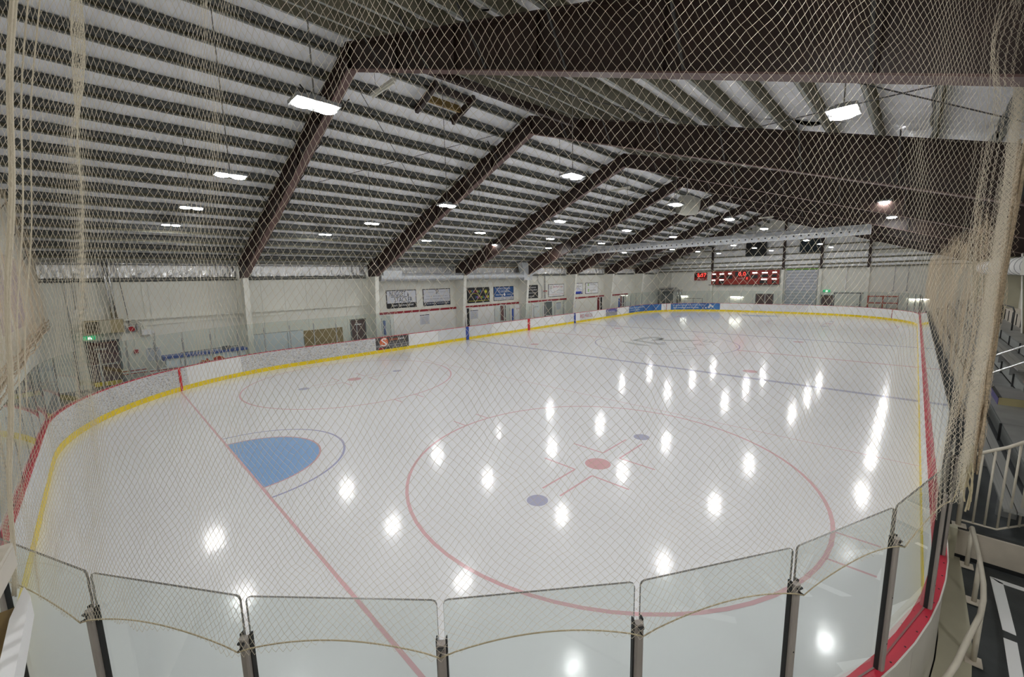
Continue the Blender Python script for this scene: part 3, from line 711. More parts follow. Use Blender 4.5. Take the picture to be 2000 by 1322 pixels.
# side net along the seats (right side), seen edge-on
sn = empty('safety_net', (8.3, -.28, 2.4), 'sagging beige safety net along the right side glass in front of the seats', 'net')
pk = [8.3, 12.0, 18.9, 25.5, 33.7, 42, 50]
def side_top(x):
    for a, b in zip(pk[:-1], pk[1:]):
        if a <= x <= b:
            t = (x - a) / (b - a); return 5.65 - .55 * (1 - abs(2 * t - 1) ** 2.2) - .04 * math.sin(t * 20)
    return 5.2
sp = []
x = 8.3
while x < 50:
    sp.append((x, -.28 + .05 * math.sin(x * 5.3) + .03 * math.sin(x * 13.7))); x += .04
net_mesh('mesh', [p for p in sp if p[0] < 26], lambda u: side_top(min(49.9, 8.3 + u * .955)), lambda u: 2.35 + .08 * math.sin(u * 5), .0011, sn, hstep=.04, nrmamp=.05, m_='net_tan')
net_mesh('mesh', [p for p in sp if p[0] >= 26], lambda u: side_top(min(49.9, 26 + u * .955)), lambda u: 2.35, .0016, sn, hstep=.07, nrmamp=.05, seedv=3, m_='net_tan')
# bunched leading edge of the side net
for k in range(5):
    q = []
    for i in range(40):
        z = 2.15 + 3.75 * i / 39; q.append((8.3 + .07 * math.sin(k * 1.3 + z * 1.1) * (.3 + .7 * (z - 2) / 3.6) + .02 * math.sin(z * 9 + k) + .03 * (k % 3), -.24 + .025 * math.cos(k * 2 + z * 1.4), z))
    MB().tube(q, [.009 + .008 * math.sin(k + i * .4) ** 2 for i in range(40)], 7).build('gathered_edge', 'drape', sn, smooth=True)
# layered near part of the side net
# loose net ends tied at the corner post
mb = MB()
for k in range(9):
    a = rng.uniform(0, 6.28); q = [(8.25 - .25 * math.sin(a) * t * .4 - .5 * t * (k % 2), -.17 + .03 * math.cos(a + t * 4), 2.45 - .5 * t + .05 * math.sin(7 * t + k)) for t in np.linspace(0, 1, 10)]
    mb.tube(q, .008, 5)
mb.build('loose_cords', 'rope', sn)
# net along the near end wall (left edge of the picture)
en = empty('safety_net', (-.25, 20, 2.5), 'beige safety net along the near end glass at left edge', 'net')
ep = [(-.22 + .03 * math.sin(y * 4), y) for y in np.arange(10, 25.6, .05)]
net_mesh('mesh', ep, lambda u: 7.4, lambda u: 2.75 + .03 * u, .0011, en, hstep=.045, seedv=8, m_='net_tan')
ep = [(-.30 + .03 * math.sin(y * 3), y) for y in np.arange(10, 25.6, .05)]
net_mesh('mesh', ep, lambda u: 5.5, lambda u: 2.5 + .03 * u, .0010, en, hstep=.045, seedv=9, m_='net_tan')
for k in range(9):
    q = [(-.2 + .06 * math.sin(k * 2.1 + y), y, 2.45 + .045 * (y - 10) * .9 + .05 * k * .9 - .06 * abs(math.sin(y * 1.2 + k)) ) for y in np.arange(9.5, 25.4, .4)]
    MB().tube(q, .012 + .005 * (k % 3), 6).build('gathered_bottom', 'drape', en, smooth=True)

# ================================================================== ARENA LIGHTS
LX = [3.8, 10.0, 16.2, 22.15, 28.2, 34.3, 40.7, 47.2, 53.8]; LY = [1.5, 6.8, 12.0, 17.4, 22.5]
ORDX = ['first', 'second', 'third', 'fourth', 'fifth', 'sixth', 'seventh', 'eighth', 'last']
ROWY = {1.5: 'row above the seats-side boards', 6.8: 'row right of the middle row', 12.0: 'middle row under the ridge', 17.4: 'row left of the middle row', 22.5: 'row above the bench-side boards'}
def make_lamp(x, y):
    t = empty('arena_light', (x, y, 7.02))
    MB().box(x - .30, x + .30, y - .20, y + .20, 7.06, 7.11).box(x - .12, x + .12, y - .1, y + .1, 7.11, 7.18).build('housing', 'housing', t, loc=(x, y, 7.02))
    mb = MB()
    for dx in (-.165, .165): mb.prism([(x + dx + .115 * math.cos(a) * (1.15 if abs(math.cos(a)) > .5 else 1), y + .15 * math.sin(a)) for a in [pi / 8 + k * pi / 4 for k in range(8)]], 'z', 7.035, 7.059)
    mb.build('diffuser', 'diffuser', t, loc=(x, y, 7.02))
    return t
proto = None
for ix, x in enumerate(LX):
    for y in LY:
        if proto is None: t = make_lamp(x, y); proto = t; pchild = list(t.children)
        else:
            t = proto.copy(); COL.objects.link(t); t.location = (x, y, 7.02)
            for ch in pchild: shallow(ch, t)
        zc = ztop(y) + .05
        MB().tube([(x, y, 7.18), (x, y, zc)], .011, 5).build('hanging_cable', 'cable', t)
        tag(t, 'hanging arena light, %s from the camera end in the %s' % (ORDX[ix], ROWY[y]), 'ceiling light', 'hanging arena lights')

for (x, y, z, lab) in ((-2.3, 1.5, 7.02, 'added unseen arena light over the entrance, behind the camera'), (3.8, -2.7, 5.0, 'added unseen arena light over the stairs beside the near right corner'), (-1.8, -2.2, 5.0, 'added unseen arena light over the entrance stairs, in the building corner')):  # unseen lamps added for the light coming from behind the camera
    t = proto.copy(); COL.objects.link(t); t.location = (x, y, z)
    for ch in pchild: shallow(ch, t)
    MB().tube([(x, y, z + .16), (x, y, ztop(y) + .05)], .011, 5).build('hanging_cable', 'cable', t); tag(t, lab, 'ceiling light'); t['group'] = 'added lights over the entrance'
# unlit tube fixtures near the ridge
for i, (xx, yy) in enumerate(((7.4, 11.2), (24.0, 13.5), (46.0, 10.9))):
    t = empty('tube_light', (xx, yy, 9.7), ['unlit white tube light hanging from the nearest roof frame', 'unlit tube light hanging under the third roof bay', 'unlit tube light hanging in a far roof bay'][i], 'ceiling light')
    MB().box(xx - .05, xx + .05, yy - .62, yy + .62, 9.72, 9.8).build('fixture_body', 'tube', t)
    MB().tube([(xx, yy - .58, 9.69), (xx, yy + .58, 9.69)], .025, 8).build('tube', 'tube', t)
    MB().tube([(xx, yy - .4, 9.8), (xx, yy - .4, 10.6)], .006, 4).tube([(xx, yy + .4, 9.8), (xx, yy + .4, 10.6)], .006, 4).build('hanger', 'cable', t)
# brown roof curb framing between frames 1 and 2
t = empty('roof_hatch_framing', (10.6, 12.3, 10.7), 'small brown steel framing around a roof opening near the ridge', 'roof framing')
for xx in (9.95, 11.55): MB().box(xx - .05, xx + .05, 11.0, 14.6, 0, .01).build('curb_beam', 'brown', t) if 0 else MB().obox((xx, RIDGE + .1, ztop(12.2) - .05), (xx, 13.5, ztop(13.5) - .05), .12, .22).build('curb_beam', 'brown', t)
MB().obox((9.95, 12.4, ztop(12.4) - .02), (11.55, 12.4, ztop(12.4) - .02), .1, .2).build('curb_header', 'brown', t)
MB().box(10.02, 11.48, 12.9, 13.0, ztop(12.9) - .1, ztop(12.9) + .12).build('timber_curb', 'ply', t)
t2 = MB().obox((8.0, 11.3, ztop(11.3) - .08), (14.4, 9.6, ztop(9.6) - .25), .12, .22).build('diagonal_brace', 'brown', t)
# HVLS style exhaust fan near the ridge
t = empty('ventilation_fan', (25.2, 10.0, 8.4), 'cream round ventilation fan shroud hanging under the ridge', 'fan')
mb = MB(); mb.tube([(24.9, 10.3, 8.5), (25.2, 10.0, 8.45), (25.6, 9.6, 8.38)], [.5, .56, .46], 24, cap=False); mb.build('shroud', 'fanwhite', t, smooth=True)
mb = MB(); mb.tube([(25.22, 9.98, 8.45), (25.3, 9.9, 8.44)], .12, 12); mb.build('hub', 'darksteel', t)
for k in range(4):
    a = k * pi / 2 + .3; MB().obox((25.26, 9.94, 8.44), (25.26 + .38 * math.cos(a) * .7, 9.94 + .38 * math.cos(a) * .7, 8.44 + .5 * math.sin(a)), .12, .02).build('blade', 'darksteel', t)
MB().tube([(25.2, 10, 8.95), (25.2, 10, ztop(10) + .05)], .03, 6).build('hanger', 'steel', t)

# ================================================================== DUCTS
t = empty('spiral_duct', (34, 14, 7), 'long perforated silver duct crossing the rink under the roof', 'duct')
DX = 33.6
def z_d(y): return 6.98
pts = [(30.4, 26.7, 5.35), (31.6, 26.2, 5.95), (33.0, 25.5, 6.75), (DX, 24.8, 7.0), (DX, 23, 7.0), (DX, 2.55, 7.0)]
mb = MB(); mb.tube(pts, .30, 22); mb.build('duct_run', 'duct', t, smooth=False)
mb = MB()
for yy in np.arange(3.6, 25, 1.22): mb.tube([(DX, yy - .02, 7.0), (DX, yy + .02, 7.0)], .312, 22)
mb.build('duct_collars', 'duct', t)
for k in range(54):
    yy = 3.1 + k * .40; an = math.radians(200)
    MB().tube([(DX + .29 * math.cos(an), yy, 7.0 + .29 * math.sin(an)), (DX + .306 * math.cos(an), yy, 7.0 + .306 * math.sin(an))], .05, 10).build('air_hole', 'black', t)
mb = MB()
for yy in np.arange(4, 25, 4): mb.tube([(DX, yy, 7.3), (DX, yy, ztop(yy))], .008, 4)
mb.build('duct_hangers', 'cable', t)
t = empty('wall_duct', (21, 26.5, 4.95), 'thick silver spiral duct along the bench wall above the advertising signs', 'duct')
YD = 26.25
mb = MB(); n_ = 60; mb.tube([(14.85 + (29.0 - 14.85) * i / n_, YD, 4.87) for i in range(n_ + 1)], .27, 22); mb.build('duct_run', 'duct', t)
mb = MB(); [mb.tube([(xx, YD, 4.87), (xx + .03, YD, 4.87)], .28, 22) for xx in np.arange(15.3, 29, .22)]; mb.build('spiral_ribs', 'duct', t)
MB().box(15.0, 16.4, YD - .27, YD + .2, 4.95, 5.32).build('intake_box', 'duct', t)
mb = MB(); mb.prism([(28.9, 4.45), (30.0, 4.45), (30.0, 5.2), (29.4, 6.05), (28.6, 6.05), (28.9, 5.2)], 'y', YD - .3, YD + .3); mb.build('elbow_box', 'duct', t)
mb = MB(); mb.obox((29.9, YD, 5.0), (31.5, YD, 5.7), .4, .4); mb.build('transition', 'duct', t)

# ================================================================== LEFT WALL FITTINGS
def wallsign(x0, x1, z0, z1, label, face, border='black', y=WL - .03, bd=.05):
    t = empty('advertising_sign', ((x0 + x1) / 2, y, (z0 + z1) / 2), label, 'sign', None)
    MB().box(x0, x1, y - .01, y + .02, z0, z1).build('sign_frame', border, t); MB().box(x0 + bd, x1 - bd, y - .018, y, z0 + bd, z1 - bd).build('sign_face', face, t)
    return t, y - .022
t, y = wallsign(15.78, 18.25, 2.65, 3.95, 'white and black sign reading NUGGET STACKER on bench wall', 'signwhite')
MB().box(15.83, 18.2, y + .001, y + .006, 2.68, 3.02).build('black_band', 'black', t)
text('lettering', 'NUGGET', t, 'black', (16.05, y, 3.52), 1.3, .35, '-y'); text('lettering', 'STACKER', t, 'black', (16.4, y, 3.07), 1.5, .35, '-y')
text('lettering', 'Start Stacking Gold', t, 'white', (16.2, y - .004, 2.74), 1.75, .2, '-y')
MB().box(16.15, 17.45, y, y + .004, 3.45, 3.49).prism([(17.5, 3.45), (17.62, 3.45), (17.52, 3.8)], 'y', y, y + .004).build('shovel_mark', 'black', t)
t, y = wallsign(18.85, 21.42, 2.65, 3.95, 'white sign with a TR monogram above residential builder lettering', 'signwhite')
MB().box(18.9, 21.37, y + .001, y + .006, 2.7, 2.93).build('navy_band', 'navy', t)
text('monogram', 'T', t, 'text_grey', (19.95, y, 3.55), .22, .32, '-y'); text('monogram', 'R', t, 'text_grey', (20.1, y, 3.53), .28, .34, '-y')
MB().box(19.3, 19.85, y, y + .003, 3.68, 3.695).box(20.45, 21.0, y, y + .003, 3.68, 3.695).build('rule', 'text_grey', t)
text('lettering', 'TULE RESIDENTIAL', t, 'text_grey', (19.15, y, 3.33), 2.0, .09, '-y', 1.5); text('lettering', 'LUXURY HOME BUILDER & RENOVATIONS', t, 'text_grey', (18.98, y, 3.12), 2.3, .09, '-y')
text('lettering', 'INFILLS & ADDITIONS - CUSTOM HOMES - BASEMENT SUITES', t, 'text_grey', (18.98, y, 2.98), 2.3, .06, '-y'); text('lettering', 'T: 403-286-4588', t, 'white', (19.0, y - .004, 2.77), .85, .09, '-y'); text('lettering', 'WWW.TULERESIDENTIAL.CA', t, 'white', (20.1, y - .004, 2.77), 1.2, .09, '-y')
t, y = wallsign(23.2, 25.75, 2.62, 3.93, 'black sign with rainbow playschool lettering and a yellow sun', 'black')
word = 'springbank'; cols = ['txt_orange', 'txt_yel', 'txt_sky', 'txt_viol', 'txt_red', 'txt_orange', 'txt_yel', 'txt_green', 'txt_sky', 'txt_red']
for i, ch in enumerate('Springbank'): text('lettering', ch, t, cols[i], (23.4 + i * .155, y, 3.52 - .03 * (i % 2)), .13, .2, '-y')
for i, ch in enumerate('Playschool'): text('lettering', ch, t, cols[(i + 2) % 10], (24.1 + i * .155, y, 2.97 + .03 * (i % 2)), .13, .2, '-y')
mb = MB(); disc_y(mb, 25.3, y, 3.55, .12, 16)
for k in range(10): a = k * pi / 5; mb.quad([(25.3 + .15 * math.cos(a - .1), y, 3.55 + .15 * math.sin(a - .1)), (25.3 + .15 * math.cos(a + .1), y, 3.55 + .15 * math.sin(a + .1)), (25.3 + .25 * math.cos(a), y, 3.55 + .25 * math.sin(a))])
mb.build('sun', 'txt_yel', t)
mb = MB(); mb.tube([(24.0 + .5 * math.cos(a), y, 3.05 + .38 * math.sin(a)) for a in np.linspace(.15, pi - .1, 16)], .014, 4); mb.tube([(24.5, y, 3.12), (24.42, y, 3.2)], .014, 4); mb.tube([(24.5, y, 3.12), (24.56, y, 3.22)], .014, 4); mb.build('rainbow_arc', 'txt_yel', t)
text('lettering', 'www.springbankplayschool.ca', t, 'txt_yel', (23.35, y, 2.72), 2.2, .13, '-y')
t, y = wallsign(26.25, 28.8, 2.66, 3.93, 'blue sign with white lettering about a job and passion', 'signblue')
MB().box(26.3, 28.75, y + .001, y + .006, 2.71, 2.98).build('pale_band', 'signwhite', t)
text('lettering', "IT'S NOT JUST A JOB,", t, 'white', (26.7, y, 3.62), 1.65, .2, '-y'); text('lettering', "IT'S OUR PASSION.", t, 'white', (26.8, y, 3.38), 1.45, .2, '-y')
text('lettering', 'MINUTEMAN', t, 'white', (26.5, y, 3.12), .95, .13, '-y'); mb = MB(); disc_y(mb, 27.6, y, 3.18, .1, 16, .13); mb.build('emblem', 'white', t); text('lettering', 'PRESS', t, 'signwhite', (27.9, y, 3.12), .6, .12, '-y')
text('lettering', '403-239-5402', t, 'text_grey', (26.4, y - .004, 2.76), 1.1, .15, '-y'); text('lettering', 'PRINT & DESIGN', t, 'navy', (27.65, y - .004, 2.78), .95, .13, '-y')
t, y = wallsign(30.35, 32.3, 2.66, 3.95, 'black sign with four lines of small white lettering beside a column', 'black')
for (tx, a, b, z, h) in (('SPRINGBANK', 30.6, 1.4, 3.66, .12), ('Alpine Comfort', 30.5, 1.65, 3.36, .2), ('HEATING & COOLING', 30.5, 1.5, 3.12, .12), ('403-247-0198', 30.6, 1.1, 2.78, .14)): text('lettering', tx, t, 'white', (a, y, z), b, h, '-y')
t, y = wallsign(33.95, 36.55, 2.66, 3.95, 'white sign with red Bark Mulch Depot lettering and a curving line', 'white')
text('lettering', 'Bark Mulch Depot', t, 'txt_red', (34.7, y, 3.52), 1.65, .28, '-y'); mb = MB(); mb.tube([(34.35, y, 3.75), (34.3, y, 3.3), (34.6, y, 3.05), (35.1, y, 3.2), (35.6, y, 3.32), (36.3, y, 3.25)], .014, 4)
for k in range(5): mb.tube([(34.3, y, 3.45 + .07 * k), (34.3 + .22 * (-1) ** k, y, 3.55 + .07 * k)], .012, 4)
mb.build('branch_drawing', 'black', t); text('lettering', 'www.barkmulchdepot.ca  403-257-0080', t, 'txt_red', (34.1, y, 2.86), 2.3, .1, '-y'); text('lettering', 'Soils, Sand & Rock', t, 'text_grey', (35.3, y, 3.06), .95, .08, '-y'); text('lettering', 'By the yard', t, 'text_grey', (34.7, y, 2.74), 1.1, .08, '-y')
t, y = wallsign(37.7, 40.0, 2.75, 3.97, 'white sign with blue lines and a blue band, behind a column', 'white')
MB().box(37.75, 39.95, y + .001, y + .006, 2.8, 3.05).build('blue_band', 'txt_blue', t)
for (tx, a, b, z, h, m_) in (('KAT', 37.9, .6, 3.75, .12, 'text_grey'), ('CONSTRUCTION INC.', 37.85, 1.95, 3.52, .15, 'text_grey'), ('EXCAVATION & HAULING', 37.9, 1.6, 3.33, .1, 'txt_blue'), ('BASEMENTS  SEPTIC FIELDS', 37.85, 2.0, 3.15, .1, 'txt_blue')): text('lettering', tx, t, m_, (a, y, z), b, h, '-y')
t, y = wallsign(40.6, 43.2, 2.7, 3.97, 'white sign with two green tree emblems and grey words', 'white')
for z in (3.6, 2.95): MB().prism([(41.0, z), (41.3, z), (41.2, z + .12), (41.3, z + .28), (41.0, z + .28), (41.1, z + .12)], 'y', y, y + .004).build('emblem', 'txt_green', t)
text('lettering', 'TOOLS RENT', t, 'text_grey', (41.5, y, 3.7), 1.2, .13, '-y'); text('lettering', 'LANDSCAPING', t, 'text_grey', (41.5, y, 3.02), 1.2, .13, '-y'); MB().box(40.9, 42.9, y, y + .003, 3.38, 3.39).build('rule', 'text_grey', t)

# red trim above the benches and bench-wall doors
tr = struct('trim_2', MB().box(15.0, 22.0, WL - .05, WL, 2.25, 2.41).box(23.7, 26.9, WL - .05, WL, 2.25, 2.41).box(27.6, 50.3, WL - .05, WL, 2.25, 2.41).box(22.0, 23.7, WL - .05, WL, 2.29, 2.41).box(26.9, 27.6, WL - .05, WL, 2.3, 2.41), 'red_trim')
tr2 = struct('trim_3', MB().box(15.0, 22.2, WL - .03, WL, -.05, 2.25).box(23.5, 26.95, WL - .03, WL, -.05, 2.25), 'white_paint')
dn = [0]
def door(x0, x1, z1, m_, openm=None, frame_m='frame_grey', y=WL, side='-y', label=None, win=False):
    dn[0] += 1
    d = empty('door_%d' % dn[0], ((x0 + x1) / 2, y, 0)); d['kind'] = 'structure'
    f = .07
    MB().box(x0 - f, x0, y - .06, y + .02, -.05, z1 + f).box(x1, x1 + f, y - .06, y + .02, -.05, z1 + f).box(x0, x1, y - .06, y + .02, z1, z1 + f).build('door_frame', frame_m, d)
    MB().box(x0, x1, y - .03, y + .01, -.05, z1).build('door_leaf', m_, d)
    MB().box(x1 - .12, x1 - .08, y - .08, y - .03, .95, 1.1).build('door_handle', 'steel', d)
    return d
d = door(.75, 1.75, 2.08, 'maroon'); MB().box(.85, 1.65, WL - .08, WL - .03, 1.0, 1.05).build('push_bar', 'steel', d); MB().box(.95, 1.35, WL - .07, WL - .03, 1.72, 1.78).build('door_closer', 'steel', d); MB().box(.77, 1.73, WL - .04, WL - .03, .0, .2).build('kick_plate', 'yellow', d)
d = door(13.1, 14.05, 2.05, 'maroon'); MB().box(13.35, 13.8, WL - .045, WL - .03, 1.72, 1.78).build('door_plate', 'white', d)
for (a, b) in ((22.35, 23.0), (27.0, 27.5), (43.0, 43.6), (48.3, 48.9)): 
    d = door(a, b, 2.2, 'maroon2', frame_m='white_paint')
for (a, b) in ((23.0, 23.35), (27.5, 27.7), (33.2, 34.5), (43.6, 44.1), (48.9, 49.4)):
    d = door(a, b, 2.2, 'frame_grey' if b - a > 1 else 'black', frame_m='white_paint')
# far-wall doors
def door_x(y0, y1, z1, m_, mid=False):
    dn[0] += 1; d = empty('door_%d' % dn[0], (WF, (y0 + y1) / 2, 0)); d['kind'] = 'structure'; X = WF
    MB().box(X - .08, X + .02, y0 - .08, y0, -.05, z1 + .08).box(X - .08, X + .02, y1, y1 + .08, -.05, z1 + .08).box(X - .08, X + .02, y0, y1, z1, z1 + .08).build('door_frame', 'frame_grey', d)
    if mid:
        ym = (y0 + y1) / 2; MB().box(X - .05, X, y0, ym - .01, -.05, z1).build('door_leaf', m_, d); MB().box(X - .05, X, ym + .01, y1, -.05, z1).build('door_leaf', m_, d); MB().box(X - .1, X - .05, ym - .2, ym - .1, .9, 1.1).build('door_handle', 'steel', d)
    else: MB().box(X - .05, X, y0, y1, -.05, z1).build('door_leaf', m_, d); MB().box(X - .1, X - .05, y0 + .1, y0 + .2, .9, 1.1).build('door_handle', 'steel', d)
    return d
door_x(12.75, 14.55, 2.02, 'maroon', True); door_x(6.9, 7.9, 1.95, 'maroon')
d = door_x(4.6, 6.75, 2.2, 'cream_panel'); 
MB().box(WF - .12, WF - .02, 4.3, 6.85, 2.2, 2.27).build('door_track', 'darksteel', d)
d = door_x(25.2, 26.8, 2.5, 'frame_grey')
# roller door built of slats
dn[0] += 1; d = empty('door_%d' % dn[0], (WF, 9.9, 0)); d['kind'] = 'structure'
nsl = 14
for k in range(nsl):
    z0 = .0 + k * (4.9 / nsl); MB().box(WF - .10, WF - .04, 8.5, 11.45, z0 + .018, z0 + 4.9 / nsl - .018).box(WF - .13, WF - .1, 8.5, 11.45, z0 + .12, z0 + .2).build('door_slat', 'slat', d)
MB().box(WF - .16, WF - .02, 8.4, 8.5, -.05, 5.6).box(WF - .16, WF - .02, 11.45, 11.55, -.05, 5.6).build('door_track', 'steel', d)
MB().box(WF - .035, WF - .02, 8.45, 11.5, 0, 4.95).build('door_backing', 'louver', d)
MB().box(WF - .18, WF - .02, 8.4, 11.55, 4.93, 5.03).build('door_header', 'txt_green', d)
mb = MB()
for k in range(1, 13, 2):
    for yy in (9.4, 10.5): mb.box(WF - .125, WF - .1, yy - .035, yy + .035, k * .35 + .14, k * .35 + .21)
mb.build('door_bolts', 'darksteel', d)

# scoreboard
t = empty('scoreboard', (WF - .3, 16, 4.1), 'wide red scoreboard with black windows and red 0.0 on far wall', 'scoreboard')
XS = WF - .35
MB().box(XS, WF - .31, 12.15, 19.9, 3.27, 4.98).build('cabinet', 'scorered', t); MB().box(XS - .05, WF - .3, 12.0, 20.2, 3.2, 3.27).build('support_rail', 'black', t)
W_ = 19.9 - 12.15
def sb(u0, u1, v0, v1, m_, nm, dx=.01):   # u: fraction from left (as read), v: fraction from bottom
    return MB().box(XS - dx, XS, 19.9 - u1 * W_, 19.9 - u0 * W_, 3.27 + v0 * 1.71, 3.27 + v1 * 1.71).build(nm, m_, t)
for (a, b, c, d_) in ((.02, .075, .48, .70), (.125, .20, .48, .70), (.245, .33, .42, .68), (.385, .43, .58, .85), (.53, .58, .58, .85), (.61, .705, .42, .68), (.745, .845, .50, .70), (.90, .965, .50, .70), (.02, .07, .05, .26), (.12, .205, .05, .26), (.735, .84, .05, .28), (.905, .965, .06, .26)): sb(a, b, c, d_, 'black', 'digit_window')
sb(.37, .59, .62, .93, 'black', 'clock_window', .008)
for (a, b, c, d_) in ((.015, .07, .76, .84), (.13, .20, .76, .84), (.265, .315, .77, .86), (.625, .695, .78, .87), (.76, .84, .78, .86), (.905, .965, .79, .87), (.01, .065, .30, .38), (.13, .20, .31, .39), (.755, .835, .32, .40), (.90, .965, .33, .41)): sb(a, b, c, d_, 'lit', 'lit_legend', .014)
text('clock_digits', '0.0', t, 'led', (XS - .016, 19.9 - .42 * W_, 3.27 + .64 * 1.71), .85, .46, '-x')
text('period_digit', '1', t, 'led', (XS - .016, 19.9 - .545 * W_, 3.27 + .36 * 1.71), .08, .26, '-x'); text('maker_lettering', 'SPORTS', t, 'white', (XS - .016, 19.9 - .42 * W_, 3.27 + .40 * 1.71), .5, .1, '-x')
t = empty('wall_clock', (WF, 21.35, 4.3), 'small red digital clock left of the wide scoreboard', 'clock')
MB().box(WF - .15, WF - .0, 20.55, 22.2, 3.85, 4.9).build('clock_case', 'scorered', t); MB().box(WF - .16, WF - .15, 20.6, 22.15, 4.25, 4.86).build('clock_window', 'black', t)
text('clock_digits', '5:37', t, 'led', (WF - .17, 21.8, 4.32), 1.15, .46, '-x'); text('maker_lettering', 'Daktronics', t, 'white', (WF - .16, 21.8, 3.98), .9, .12, '-x')
# exit signs
t = empty('exit_sign', (WF, 7.5, 2.45), 'green exit sign above the maroon door on far wall', 'sign'); MB().box(WF - .1, WF, 7.2, 7.85, 2.32, 2.6).build('sign_box', 'exit_green', t); MB().prism([(7.4, 2.36), (7.65, 2.36), (7.6, 2.48), (7.52, 2.56), (7.42, 2.5)], 'x', WF - .108, WF - .1).build('running_figure', 'exit_white', t)
t = empty('exit_sign', (.9, WL, 2.32), 'green exit sign above the maroon door at left', 'sign'); MB().box(.66, 1.08, WL - .3, WL - .22, 2.24, 2.42).build('sign_box', 'exit_green', t); MB().prism([(.8, 2.26), (.95, 2.26), (.93, 2.33), (.9, 2.39), (.83, 2.36)], 'y', WL - .308, WL - .3).build('running_figure', 'exit_white', t)
MB().box(.84, .9, WL - .26, WL, 2.42, 2.46).build('bracket', 'cream', t)
# lit tube lights on the far wall
for i, (ya, yb, lab) in enumerate(((23.1, 24.0, 'lit tube light low on far wall, left of the scoreboard'), (16.1, 17.5, 'lit tube light low on far wall, under the scoreboard'), (-.7, .75, 'lit tube light low on far wall, at right beside the seats'))):
    t = empty('tube_light', (WF - .1, (ya + yb) / 2, 1.68), lab, 'wall light'); MB().box(WF - .14, WF - .01, ya, yb, 1.70, 1.76).build('fixture_body', 'white_paint', t); MB().tube([(WF - .12, ya + .02, 1.65), (WF - .12, yb - .02, 1.65)], .045, 8).build('tube', 'lightstrip', t)
# gable louvres
for (ya, yb, z0, z1, m_, lab) in ((13.75, 15.9, 6.8, 8.6, 'louver', 'dark louvre high on far wall above the scoreboard'), (8.4, 10.25, 6.95, 8.35, 'louver_blue', 'blue grey louvre high on far wall above the roller door')):
    t = empty('wall_louvre', (WF - .2, (ya + yb) / 2, z0), lab, 'vent'); MB().box(WF - .25, WF - .12, ya, yb, z0, z1).build('backing', 'black', t)
    MB().box(WF - .34, WF - .2, ya - .08, ya, z0, z1).box(WF - .34, WF - .2, yb, yb + .08, z0, z1).box(WF - .34, WF - .2, ya, yb, z1, z1 + .08).box(WF - .34, WF - .2, ya, yb, z0 - .08, z0).build('louvre_frame', 'louver', t)
    for k in range(8): z = z0 + (z1 - z0) * (k + .2) / 8; MB().obox((WF - .3, ya, z), (WF - .3, yb, z), .12, .02, up=Vector((.6, 0, 1))).build('slat', m_, t)
# red rack behind the far right corner
t = empty('storage_rack', (57.9, 2.6, 0), 'red steel rack behind the glass in far right corner', 'rack')
for yy in (1.5, 2.65, 3.8):
    for xx in (57.6, 58.3): MB().box(xx - .04, xx + .04, yy - .04, yy + .04, -.05, 2.05).build('upright', 'rack', t)
for zz in (.65, 1.3, 1.98): MB().box(57.55, 58.35, 1.45, 3.85, zz - .05, zz + .05).build('shelf_beam', 'rack', t)
MB().box(57.55, 58.35, 1.45, 3.85, .35, .62).build('lower_tray', 'rack', t)
# pipes on walls
t = empty('conduit_run', (7, WL - .05, 3.0), 'cream cable tray and conduit running along the left wall', 'pipe')
MB().box(2.1, 14.2, WL - .14, WL - .02, 3.0, 3.07).build('tray', 'cream', t); MB().tube([(2.1, WL - .06, 2.7), (6.4, WL - .06, 2.78), (9, WL - .06, 2.78)], .015, 6).build('conduit', 'cream', t)
for (x, z0, z1) in ((.35, .2, 4.8), (.6, 3.6, 4.8), (.95, 3.65, 4.8), (1.4, 3.6, 4.8), (2.9, 3.07, 4.8), (3.9, 3.07, 4.8), (5.6, 1.7, 3.0), (10.8, 2.9, 4.8), (3.1, 2.4, 3.0)): MB().tube([(x, WL - .03, z0), (x, WL - .03, z1)], .016, 6).build('conduit', 'steel' if x < 1 else 'cream', t)
for (x, z) in ((.55, 3.55), (.9, 3.6), (1.35, 3.55), (1.7, 3.55), (3.1, 2.35), (9.95, 2.75), (10.9, 2.9)): MB().box(x - .05, x + .05, WL - .06, WL - .005, z - .07, z + .07).build('junction_box', 'white_paint', t)
t = empty('vent_pipes', (1.85, 26.9, 3.1), 'pair of shiny silver flue pipes rising up the left wall', 'pipe')
for dx in (0, .14): MB().tube([(1.72 + dx, WL - .35, 3.15), (1.68 + dx, WL - .4, 4.6), (1.64 + dx, 26.85, 6.05)], .045, 12).build('flue_pipe', 'hose', t, smooth=True)
MB().box(1.5, 1.95, 26.75, 26.97, 6.05, 6.2).build('flue_cap', 'cream', t)
MB().tube([(2.1, WL - .3, 5.6), (2.25, WL - .1, 3.2), (2.25, WL - .1, 2.75)], .012, 6).build('black_cable', 'black', t)
t = empty('unit_heater', (1.4, WL, 2.5), 'tan wall heater with a louvred grille above the left door', 'heater')
MB().box(.75, 2.05, 26.75, WL - .005, 2.5, 3.1).build('heater_body', 'heater', t); MB().box(.82, 1.25, 26.735, 26.75, 2.56, 3.04).build('grille_opening', 'black', t)
for k in range(7): MB().box(.82, 1.25, 26.72, 26.75, 2.58 + k * .065, 2.60 + k * .065).build('grille_slat', 'heater', t)
MB().box(1.25, 1.6, 26.74, 26.75, 2.5, 3.1).build('side_panel', 'curb', t)
